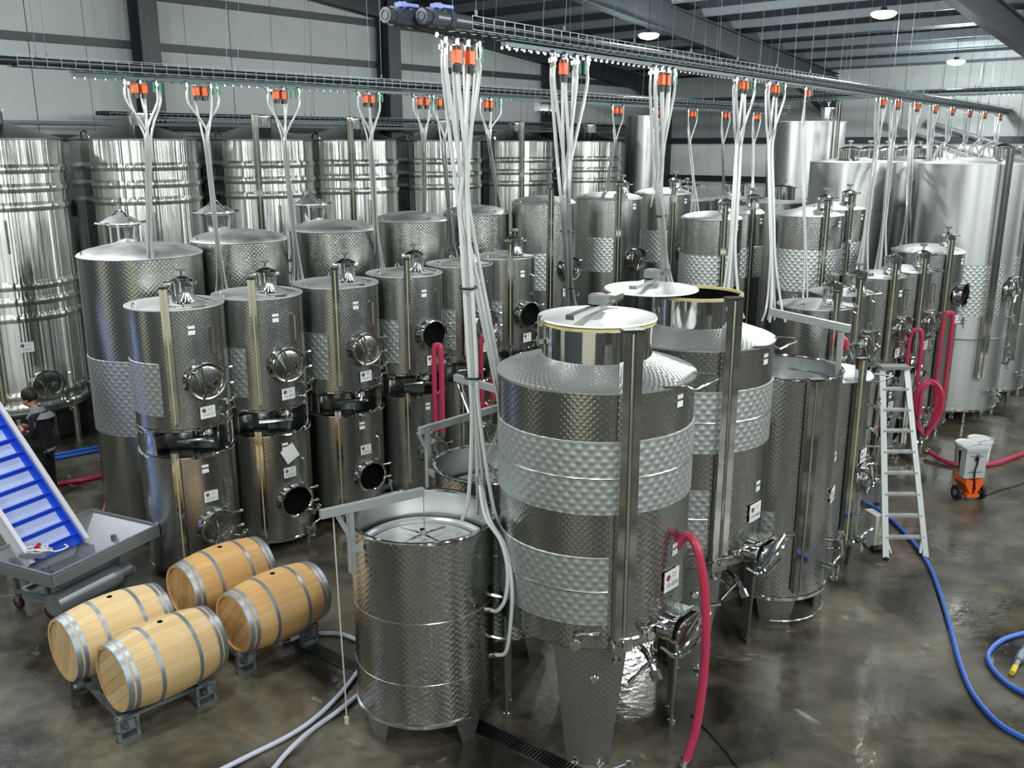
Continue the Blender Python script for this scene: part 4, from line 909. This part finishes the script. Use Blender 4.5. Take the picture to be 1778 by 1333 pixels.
hose('black_cable','thin black cable trailing right from the orange cart',[G0(1712,860,.01),G0(1735,850,.01),G0(1760,844,.01),G0(1810,826,.01)],.01,M_CAP,None,'cable',6,False)
# floor drain channel
d0=G0(455,1083); d1=G0(1010,1347); dd=(d1-d0); rz=atan2(dd.y,dd.x)
t=thing('floor_drain','dark slotted drain channel crossing the floor under the front tanks','drain',(d0.x,d0.y,0),rz)
q=MB(); q.box((dd.length/2,0,.003),(dd.length,.16,.006)); q.build('channel',M_BLK,t,smooth=False)
q=MB(); q.box((dd.length/2,.085,.006),(dd.length,.012,.012)); q.box((dd.length/2,-.085,.006),(dd.length,.012,.012)); q.build('edge',M_DKS,t,smooth=False)
q=MB(); q.box((0,0,.006),(.012,.15,.008)); sl=q.mesh('slat',M_DKS,False)
for k in range(int(dd.length/.035)):
    if k<150: link('slat',sl,t,(k*.035,0,0))
# ------------------------------------------------------------------ barrels on racks
NS=26
def stave_mesh(m):
    prof=[]; hl=.475
    hl=.52; zs=[-hl,-.44,-.33,-.22,-.11,0,.11,.22,.33,.44,hl]
    R=lambda z: .382-.062*(z/hl)**2
    q=MB(); ha=pi/NS*.988
    for off in (0,-.027):
        for z in zs:
            for s in (-1,-.35,.35,1):
                r=R(z)+off-(0.001 if abs(s)==1 else 0); a=s*ha
                q.v.append((r*cos(a),r*sin(a),z))
    n=len(zs); A=4*n
    for j in range(n-1):
        for i in range(3):
            p=4*j+i; q.f.append((p,p+1,p+5,p+4)); q.f.append((A+p,A+p+4,A+p+5,A+p+1))
        q.f.append((4*j,4*j+4,A+4*j+4,A+4*j)); q.f.append((4*j+3,A+4*j+3,A+4*j+7,4*j+7))
    for j in (0,n-1):
        for i in range(3): p=4*j+i; q.f.append((p,A+p,A+p+1,p+1) if j==0 else (p,p+1,A+p+1,A+p))
    return q.mesh('stave',m), R
SM1=[stave_mesh(m)[0] for m in M_OAK1]; SM2=[stave_mesh(m)[0] for m in M_OAK2]; RB=stave_mesh(M_OAK1[0])[1]
def board_meshes(m):
    out=[]; Rh=.303; nb=6
    for k in range(nb):
        y0=-Rh+2*Rh*k/nb+.0015; y1=-Rh+2*Rh*(k+1)/nb-.0015; pts=[]
        for i in range(7): y=y0+(y1-y0)*i/6; pts.append((math.sqrt(max(0,Rh*Rh-y*y)),y))
        for i in range(7): y=y1+(y0-y1)*i/6; pts.append((-math.sqrt(max(0,Rh*Rh-y*y)),y))
        q=MB(); q.prism(pts,-.012,.012); out.append(q.mesh('head_board',m[k%3],False))
    return out
HB1=board_meshes(M_OAK1); HB2=board_meshes(M_OAK2)
hoops=[]
for z0,z1 in ((-.518,-.468),(-.447,-.41),(-.215,-.178),(.178,.215),(.41,.447),(.468,.518)):
    q=MB(); q.lathe([(RB(z0)-.001,z0),(RB(z0)+.004,z0),(RB(z1)+.004,z1),(RB(z1)-.001,z1)],48); hoops.append(q.mesh('hoop',M_HOOP))
q=MB(); q.lathe([(0,.348),(.026,.348),(.028,.345)],14,M=Matrix.Rotation(0,4,'Z')); bung_me=q.mesh('bung_hole',M_BLK)
q=MB()
def barrel(X,Y,label,SM,HB,spin,z=.505):
    t=thing('wine_barrel',label,'barrel',(X,Y,z),radians(49),'oak barrels on the metal racks')
    Rt=Matrix.Rotation(pi/2,4,'Y')     # barrel axis along local x
    for k in range(NS):
        o=link('stave',random.choice(SM),t); o.matrix_local=Rt@Matrix.Rotation(2*pi*k/NS+pi,4,'Z')
    for h in hoops: o=link('hoop',h,t); o.matrix_local=Rt
    for z_ in (-.488,.488):
        for hb in HB: o=link('head_board',hb,t); o.matrix_local=Rt@Matrix.Translation((0,0,z_))@Matrix.Rotation(spin,4,'Z')
    q=MB(); q.lathe([(0,0),(.026,0),(.03,-.004)],14,c=(0,0,.384)); q.build('bung_hole',M_BLK,t)
def rack(X,Y,label):
    t=thing('barrel_rack',label,'rack',(X,Y,0),radians(45),'galvanised barrel racks')
    for x in (-.42,.36):
        q=MB(); q.bar((x,-.66,.145),(x,.6,.145),.05,.05)
        for yc in (-.45,.45):
            for s in (-1,1): q.add(*wedge(x,yc+s*.24,s))
        q.build('cross_beam',M_GAL,t,smooth=False)
        for y in (-.64,.54):
            q=MB(); s=1 if y>0 else -1
            q.bar((x-.09,y,.0),(x-.09,y,.24),.05,.03); q.bar((x+.09,y,.0),(x+.09,y,.24),.05,.03); q.bar((x-.105,y,.015),(x+.105,y,.015),.07,.03); q.bar((x-.105,y,.225),(x+.105,y,.225),.07,.03); q.bar((x-.105,y,.1),(x+.105,y,.1),.05,.02)
            q.build('leg',M_GAL,t,smooth=False)
    for y in (-.5,.5):
        q=MB(); q.bar((-.42,y,.13),(.36,y,.13),.04,.04); q.build('side_beam',M_GAL,t,smooth=False)
def wedge(x,y,s):
    w=.03; v=[(x-w,y-.09*s*1,.17),(x-w,y+.07*s,.17),(x-w,y+.07*s,.255),(x+w,y-.09*s,.17),(x+w,y+.07*s,.17),(x+w,y+.07*s,.255)]
    return v,[(0,1,2),(3,5,4),(0,3,4,1),(1,4,5,2),(2,5,3,0)]
for x,y,l,SM_,HB_,sp in ((197,1094,'pale oak barrel at far left of the group, pale hoops',SM1,HB1,.4),(284,1140,'pale oak barrel nearest the camera, in front of the group',SM1,HB1,.9),
    (386,1002,'darker toasted oak barrel at the back, below hatch 10-02C',SM2,HB2,.2),(477,1051,'darker toasted oak barrel beside the open-topped tank',SM2,HB2,.7)):
    p=ground(x,y,.555); barrel(p.x,p.y,l,SM_,HB_,sp,.555)
for (x0,y0),(x1,y1),l in (((197,1094),(284,1140),'galvanised rack under the two pale barrels'),((386,1002),(477,1051),'galvanised rack under the two darker barrels')):
    m_=(ground(x0,y0,.555)+ground(x1,y1,.555))/2; rack(m_.x,m_.y,l)
# ------------------------------------------------------------------ hopper and conveyor
wv=Vector((.425,.905,0)); dv=Vector((-.905,.425,0))
hc=Vector((-5.32,10.34,0)); t=thing('receiving_hopper','grey steel receiving hopper on castors at the left edge','hopper',hc,atan2(wv.y,wv.x))
q=MB(); a,b_=.78,.58; z1,z2=.75,.42; ai,bi=.36,.3
o=[(-a,-b_,z1),(a,-b_,z1),(a,b_,z1),(-a,b_,z1)]; i_=[(-ai-.1,-bi,z2),(ai-.15,-bi,z2),(ai-.15,bi,z2),(-ai-.1,bi,z2)]
oo=[(x*1.01,y*1.01,z-.0) for x,y,z in o]; io=[(x*1.02,y*1.05,z-.02) for x,y,z in i_]
q.add(o+i_+oo+io,[(0,1,5,4),(1,2,6,5),(2,3,7,6),(3,0,4,7),(4,5,6,7),(8,12,13,9),(9,13,14,10),(10,14,15,11),(11,15,12,8),(12,15,14,13)])
q.build('bowl',M_HOP,t,smooth=False)
q=MB()
for k in range(4): q.bar(o[k],o[(k+1)%4],.03,.05)
q.bar((-a,-b_-.01,z1-.07),(a,-b_-.01,z1-.07),.02,.12); q.bar((a+.01,-b_,z1-.07),(a+.01,b_,z1-.07),.02,.12); q.bar((-a-.01,-b_,z1-.07),(-a-.01,b_,z1-.07),.02,.12); q.bar((-a,b_,z1-.07),(a,b_,z1-.07),.02,.12); q.build('rim',M_HOP,t,smooth=False)
q=MB()
for x in (-.5,.5):
    for y in (-.1,.44): q.bar((x,y,.16),(x,y,z1-.1),.05,.05)
for y in (-.1,.44): q.bar((-.52,y,.2),(.52,y,.2),.05,.06)
for x in (-.5,.5): q.bar((x,-.4,.24),(x,.44,.24),.05,.06)
q.build('frame',M_GAL,t,smooth=False)
q=MB(); q.tube([(-.6,-.3,.24),(.3,-.3,.24)],.14,18); q.tube([(.3,-.3,.24),(.5,-.3,.24)],.09,12); q.build('screw_housing',M_HOP,t)
for x in (-.5,.5):
    for y in (-.1,.44):
        q=MB(); q.tube([(x-.02,y,.075),(x+.02,y,.075)],.075,16); w_=q.build('castor',M_TIRE,t); q=MB(); q.tube([(x-.024,y,.075),(x+.024,y,.075)],.04,12); q.build('hub',M_RED,w_); q=MB(); q.bar((x,y,.09),(x,y,.19),.07,.05); q.build('fork',M_GAL,w_,smooth=False)
# conveyor belt
c0=ground(97,962,.52); rise=math.atan2(1.43,1.18)
t=thing('belt_conveyor','inclined conveyor with blue flighted belt rising from the hopper','conveyor',c0,atan2(dv.y,dv.x))
Cm=Matrix.Rotation(-rise,4,'Y'); Lc=3.2; hw=.37
q=MB(); q.box((Lc/2,0,0),(Lc,hw*2,.02),M=Cm); belt=q.build('belt',M_BELT,t,smooth=False)
for s in (-1,1):
    q=MB(); q.box((Lc/2,s*(hw+.02),.03),(Lc,.03,.2),M=Cm); q.box((Lc/2,s*(hw+.02),.13),(Lc+.02,.055,.02),M=Cm); q.build('side_guard',M_WFR,t,smooth=False)
q=MB(); q.box((Lc/2,-hw+.012,.045),(Lc,.01,.08),M=Cm); q.box((Lc/2,hw-.012,.045),(Lc,.01,.08),M=Cm); q.build('belt_edge',M_BELT,t,smooth=False)
q=MB(); q.box((0,0,.045),(.012,hw*1.92,.07),M=None); q.box((.02,0,.012),(.05,hw*1.7,.004)); fl=q.mesh('flight',M_BELT,False)
q=MB(); q.box((0,0,.0),(.15,hw*1.62,.004)); pf=q.mesh('belt_face',M_BLTL,False)
for k in range(15):
    o=link('flight',fl,t); o.matrix_local=Cm@Matrix.Translation((.12+k*.21,0,.0))
    o=link('belt_face',pf,t); o.matrix_local=Cm@Matrix.Translation((.12+k*.21+.1,0,.0125))
q=MB(); q.tube([Cm@Vector((Lc,-hw,-.03)),Cm@Vector((Lc,hw,-.03))],.07,14); q.build('roller',M_PIP,t)
q=MB()
for s in (-1,1):
    p=Cm@Vector((2.3,s*hw,-.05)); q.bar(p,(p.x+.15,p.y,-.78),.05,.05); p=Cm@Vector((1.1,s*hw,-.05)); q.bar(p,(p.x+.5,p.y,-.78),.05,.05)
q.bar((.9,-hw,-.76),(2.4,-hw,-.76),.05,.05); q.bar((.9,hw,-.76),(2.4,hw,-.76),.05,.05); q.build('support_frame',M_WFR,t,smooth=False)
# white cable coil with red plug lying on the conveyor foot
cp=ground(62,955,.72)
t=thing('cable_coil','white cable coil with red plug lying in the hopper at the belt foot','cable',cp)
q=MB(); pts=[]
for k in range(60):
    a=k*.42; r=.07+.025*sin(k*.9); pts.append((r*cos(a)*1.5+.05*sin(k*.13),r*sin(a),.0+.02*sin(k*.7)+.015))
q.tube(pts,.009,6,2); q.tube([(.1,0,.02),(.25,-.03,.0),(.36,.05,.02),(.3,.1,.03)],.009,6,5); q.build('cable',M_WFR,t)
q=MB(); q.tube([(.02,-.02,.04),(.02,.06,.05)],.025,10); q.build('plug',mat('red_plug',(200,30,30),.4),t)
q=MB(); q.box((.0,0,-.03),(.3,.22,.05)); q.build('cable_tray',M_HOP,t,smooth=False)
# ------------------------------------------------------------------ step ladder
t=thing('step_ladder','aluminium step ladder with eight treads standing before the right tanks','ladder',(5.3,11.42,0),0)
fl_,fr_=Vector((-.27,0,0)),Vector((.27,0,0)); tl,tr=Vector((-.165,1.0,2.4)),Vector((.165,1.0,2.4))
for a,b_ in ((fl_,tl),(fr_,tr)):
    q=MB(); q.bar(a+Vector((0,0,.02)),b_,.08,.028); q.build('stile',M_ALU,t,smooth=False)
for k in range(1,9):
    f=k/9.0; a=fl_.lerp(tl,f); b_=fr_.lerp(tr,f); q=MB(); q.box((0,a.y+.02,a.z),(b_.x-a.x,.09,.03)); q.build('tread',M_ALU,t,smooth=False)
q=MB(); q.box((0,1.02,2.42),(.4,.2,.04)); q.build('top_cap',M_KNB,t,smooth=False)
for s in (-1,1):
    q=MB(); q.bar((s*.36,1.95,.02),(s*.17,1.08,2.38),.06,.025); q.build('rear_leg',M_ALU,t,smooth=False)
for a,b_ in (((-.33,1.75,.45),(.33,1.75,.45)),((-.3,1.5,1.1),(.3,1.5,1.1)),((-.25,.12,.28),(-.2,.02,.08)),((.25,.12,.28),(.2,.02,.08))): q=MB(); q.bar(a,b_,.03,.02); q.build('cross_brace',M_ALU,t,smooth=False)
for p in (fl_,fr_,Vector((-.36,1.95,0)),Vector((.36,1.95,0))): q=MB(); q.box((p.x,p.y,.02),(.04,.1,.04)); q.build('rubber_foot',M_CAP,t,smooth=False)
# ------------------------------------------------------------------ orange cart, buckets, pump
cpos=ground(1680,866,0)
t=thing('pump_cart','small orange two-wheeled cart with a grey control box','cart',cpos,radians(6))
for s in (-1,1):
    q=MB(); q.tube([(s*.2-.025,0,.12),(s*.2+.025,0,.12)],.12,18); w_=q.build('wheel',M_TIRE,t); q=MB(); q.tube([(s*.2-.03,0,.12),(s*.2+.03,0,.12)],.05,12); q.build('hub',M_KNB,w_)
q=MB(); q.tube([(-.2,0,.12),(.2,0,.12)],.015,8); q.build('axle',M_CAP,t)
q=MB()
for s in (-1,1):
    q.add([(s*.03,-.12,.08),(s*.15,-.12,.3),(s*.13,-.12,.38),(s*.02,-.12,.34),(s*.03,.2,.08),(s*.15,.2,.3),(s*.13,.2,.38),(s*.02,.2,.34)],[(0,1,2,3),(4,7,6,5),(0,4,5,1),(1,5,6,2),(2,6,7,3),(3,7,4,0)])
q.box((0,.04,.1),(.2,.34,.05)); q.build('orange_body',mat('orange_paint',(226,98,28),.4),t,smooth=False)
q=MB(); q.box((0,-.02,.6),(.34,.14,.44)); q.box((0,-.02,.84),(.36,.18,.05)); bx=q.build('control_box',M_OBX,t,smooth=False)
q=MB(); q.box((0,-.094,.74),(.22,.004,.018)); q.box((0,-.094,.48),(.22,.004,.022)); q.build('dark_slot',M_KNB,bx,smooth=False)
q=MB(); q.tube([(.02,-.1,.78),(.0,-.13,.72),(.01,-.11,.62),(-.02,-.12,.5),(-.01,-.12,.36),(.02,-.12,.2)],.014,6,4); q.tube([(.0,-.12,.72),(.0,-.1,.68)],.03,8); q.build('cord',M_BPV,bx)
q=MB(); q.bar((-.1,.12,.3),(-.1,.2,.75),.03,.03); q.bar((.1,.12,.3),(.1,.2,.75),.03,.03); q.build('handle_frame',M_CAP,t,smooth=False)
for (x,y,rr,h,l) in ((1676,808,.2,.42,'white lidded plastic bucket just behind the orange cart, nearer one'),(1697,800,.2,.42,'white lidded plastic bucket behind the nearer bucket, to its right')):
    p=ground(x,y,0); t=thing('bucket',l,'bucket',p,.3,'white buckets by the cart')
    q=MB(); q.lathe([(0,0),(rr*.86,0),(rr*.98,h-.06)],28); q.build('pail',M_BKT,t); q=MB(); q.lathe([(rr*.98,h-.06),(rr*1.06,h-.05),(rr*1.06,h),(rr*.98,h+.01),(rr*.9,h-.005),(0,h-.005)],28); q.build('lid',M_BKT,t)
    q=MB(); q.tube([(rr*cos(a)*1.07,rr*sin(a)*1.07,h-.07-.1*sin(a)) for a in [pi+pi*k/10 for k in range(11)]],.005,6); q.build('handle',M_PIP,t)
    if x<1680:
        q=MB(); q.box((0,0,0),(.07,.003,.018),M=Matrix.Translation((0,-rr*.965,h-.13))); q.build('printed_mark',M_INK,t,smooth=False)
p=ground(1513,950,0); t=thing('small_pump','small pale grey wheeled pump beside the slim tank','pump',p,.25)
q=MB(); q.prism([(-.07,0),(.07,0),(.09,.16),(.09,.42),(.05,.5),(-.07,.5)],-.14,.14,Matrix(((1,0,0,0),(0,0,-1,0),(0,1,0,.02),(0,0,0,1)))); q.build('housing',mat('pale_pump',(206,210,198),.4),t,smooth=False)
q=MB(); q.tube([(.07,-.02,.3),(.15,-.06,.3)],.03,8); q.build('pump_fitting',M_CAP,t); q=MB(); q.tube([(-.1,-.15,.05),(.1,-.15,.05)],.05,12); q.build('pump_fitting',M_CAP,t)
p=ground(1757,1168,.03); p2=ground(1800,1085,.03)
t=thing('floor_squeegee','grey handled tool with yellow grip lying on the floor at right','tool',p,atan2(p2.y-p.y,p2.x-p.x))
q=MB(); q.tube([(.16,0,0),(.9,0,0)],.03,10); q.tube([(.3,0,0),(.5,0,.01)],.045,10); q.build('shaft',M_GAL,t); q=MB(); q.tube([(0,0,0),(.03,0,0),(.17,0,0)],.03,10); q.build('yellow_grip',M_YEL,t)
# spanner hook on front leg base
p=ground(1085,1326,.04); t=thing('hook_spanner','pale hook spanner lying at the foot of the front tank','tool',p,.3)
q=MB(); q.tube([(-.2,-.04,0),(0,0,0)],.014,6); q.tube([(.04+.035*cos(a),.035*sin(a),0) for a in [pi+ -pi*1.3*k/8 for k in range(9)]],.013,6); q.build('spanner_body',M_GAL,t)
# ------------------------------------------------------------------ the person
pp=ground(88,868,0); PR=thing('person','person in a black jacket with grey collar, head bowed over something held in both hands','person',pp,radians(172))
# local: +x is where the person looks
def skin(name,verts,edges,m,parent,sub=2):
    me=bpy.data.meshes.new(name); me.from_pydata([v[:3] for v in verts],edges,[]); me.materials.append(m)
    o=bpy.data.objects.new(name,me); COL.objects.link(o)
    o.modifiers.new('s','SKIN'); 
    for i,v in enumerate(verts):
        sv=me.skin_vertices[0].data[i]; rr=v[3]; sv.radius=(rr,v[4] if len(v)>4 else rr); sv.use_root=(i==0)
    s=o.modifiers.new('u','SUBSURF'); s.levels=sub; s.render_levels=sub
    dg=bpy.context.evaluated_depsgraph_get(); dg.update(); me2=bpy.data.meshes.new_from_object(o.evaluated_get(dg)); me2.name=name
    me2.polygons.foreach_set('use_smooth',[True]*len(me2.polygons)); bpy.data.objects.remove(o)
    if not me2.materials: me2.materials.append(m)
    return link(name,me2,parent)
H=[(0,0,.92,.08,.08),(0,0,1.1,.08,.09),(-.02,0,1.3,.1,.11),(.0,0,1.42,.07,.09),(.05,0,1.5,.05),(.09,0,1.56,.06),(.13,0,1.62,.085,.07),(.14,0,1.7,.075,.07)]
E_=[(k,k+1) for k in range(7)]
def chain(H,E_,root,pts):
    i=root
    for p in pts: H.append(p); E_.append((i,len(H)-1)); i=len(H)-1
    return i
for s in (-1,1):
    chain(H,E_,0,[(0,s*.08,.84,.065),(.02,s*.11,.5,.055),(-.0,s*.11,.1,.042),(.1,s*.12,.04,.035)])
    wr=chain(H,E_,2,[(-.02,s*.19,1.38,.06),(.02,s*.22,1.12,.045),(.24,s*.1,1.16,.032),(.29,s*.055,1.18,.028)])
    for k,(dy,dz,ln) in enumerate(((.02,.03,.06),(.01,.012,.068),(0,-.006,.063),(-.012,-.022,.05))):
        chain(H,E_,wr,[(.31,s*(.05+dy*.4),1.185+dz,.01),(.31+ln*.6,s*(.035+dy*.3),1.19+dz,.009),(.31+ln,s*(.01),1.19+dz,.007)])
    chain(H,E_,wr,[(.3,s*.035,1.21,.01),(.33,s*.015,1.225,.008)])
body=skin('body',H,E_,M_SKN,PR)
J_=[(0,0,.74,.13,.16),(0,0,.9,.15,.18),(0,0,1.1,.135,.165),(-.03,0,1.32,.14,.18),(.0,0,1.43,.09,.11)]; JE=[(0,1),(1,2),(2,3),(3,4)]
for s in (-1,1): chain(J_,JE,3,[(-.03,s*.19,1.38,.085),(.0,s*.235,1.12,.07),(.21,s*.11,1.155,.052)])
skin('jacket',J_,JE,M_CLO,PR)
K_=[(0,0,.93,.135,.165)]; KE=[]
for s in (-1,1): chain(K_,KE,0,[(0,s*.1,.84,.105),(.02,s*.11,.5,.082),(0,s*.11,.12,.066)])
skin('trousers',K_,KE,M_TRO,PR)
q=MB(); q.lathe([(.085,1.4),(.12,1.44),(.105,1.5),(.075,1.53)],20,c=(.02,0,0)); q.lathe([(.12,1.45),(.17,1.41),(.2,1.37)],20,c=(-.02,0,0)); q.build('collar',M_GRY,PR)
for s in (-1,1):
    q=MB(); q.lathe([(0,.0),(.05,0),(.055,.03),(.045,.07),(.03,.09),(0,.09)],16,c=(.06,s*.115,0),rx=2.2,ry=.9); q.lathe([(.05,.0),(.05,.1),(.045,.12)],14,c=(0,s*.115,0)); q.build('shoe',M_SHOE,PR)
# hair, ears, nose, eyes
Hd=Matrix.Translation((.135,0,1.665))@Matrix.Rotation(radians(38),4,'Y')
q=MB(); q.lathe([(.0,.135),(.05,.128),(.09,.1),(.112,.05),(.115,.0),(.1,-.06),(.07,-.09)],22,M=Hd@Matrix.Translation((-.034,0,.012)),ry=.9); hr_=q.build('hair',M_HAIR,PR)
q=MB(); q.lathe([(0,.06),(.05,.05),(.085,.0),(.08,-.06),(.05,-.11),(0,-.125)],20,M=Hd@Matrix.Translation((.045,0,-.015)),ry=.84); fc=q.build('face',M_SKN,PR)
q=MB(); q.tube([Hd@Vector((.115,0,.0)),Hd@Vector((.14,0,-.04)),Hd@Vector((.118,0,-.05))],.012,6,3)
for s in (-1,1): q.lathe([(0,.01),(.02,.006),(.026,-.01),(.015,-.03)],10,M=Hd@Matrix.Translation((.0,s*.082,-.02)),ry=.4)
q.build('nose_and_ears',M_SKN,fc)
q=MB()
for s in (-1,1): q.lathe([(0,.008),(.009,0),(0,-.008)],8,M=Hd@Matrix.Translation((.108,s*.03,.0)))
q.tube([Hd@Vector((.113,-.02,-.08)),Hd@Vector((.12,0,-.08)),Hd@Vector((.113,.02,-.08))],.005,6); q.build('eyes_and_mouth',M_HAIR,fc)
q=MB(); q.lathe([(0,.004),(.024,.003),(.024,0)],14,M=Matrix.Translation((.0,.285,1.2))@Matrix.Rotation(radians(-90),4,'X')); 
q=MB(); q.lathe([(.15,.83),(.165,.835),(.165,.865),(.15,.87)],24,ry=1.15); q.build('hem',M_GRY,PR)
q=MB(); q.lathe([(0,.006),(.02,.004),(.02,0)],12,M=Matrix.Translation((.01,.293,1.22))@Matrix.Rotation(radians(-90),4,'X')); q.build('sleeve_badge',mat('red_white_badge',(210,120,130),.5),PR)
t=thing('sample_glass','small clear sampling glass held in the hands of the person','glass',tuple(Vector(pp)+Matrix.Rotation(radians(172),3,'Z')@Vector((.36,0,1.2))))
q=MB(); q.lathe([(.0,0),(.025,0),(.03,.1),(.028,.1),(.023,.006),(0,.006)],16); q.build('vessel',mat('glass',(230,235,235),.05,tr=.8),t)
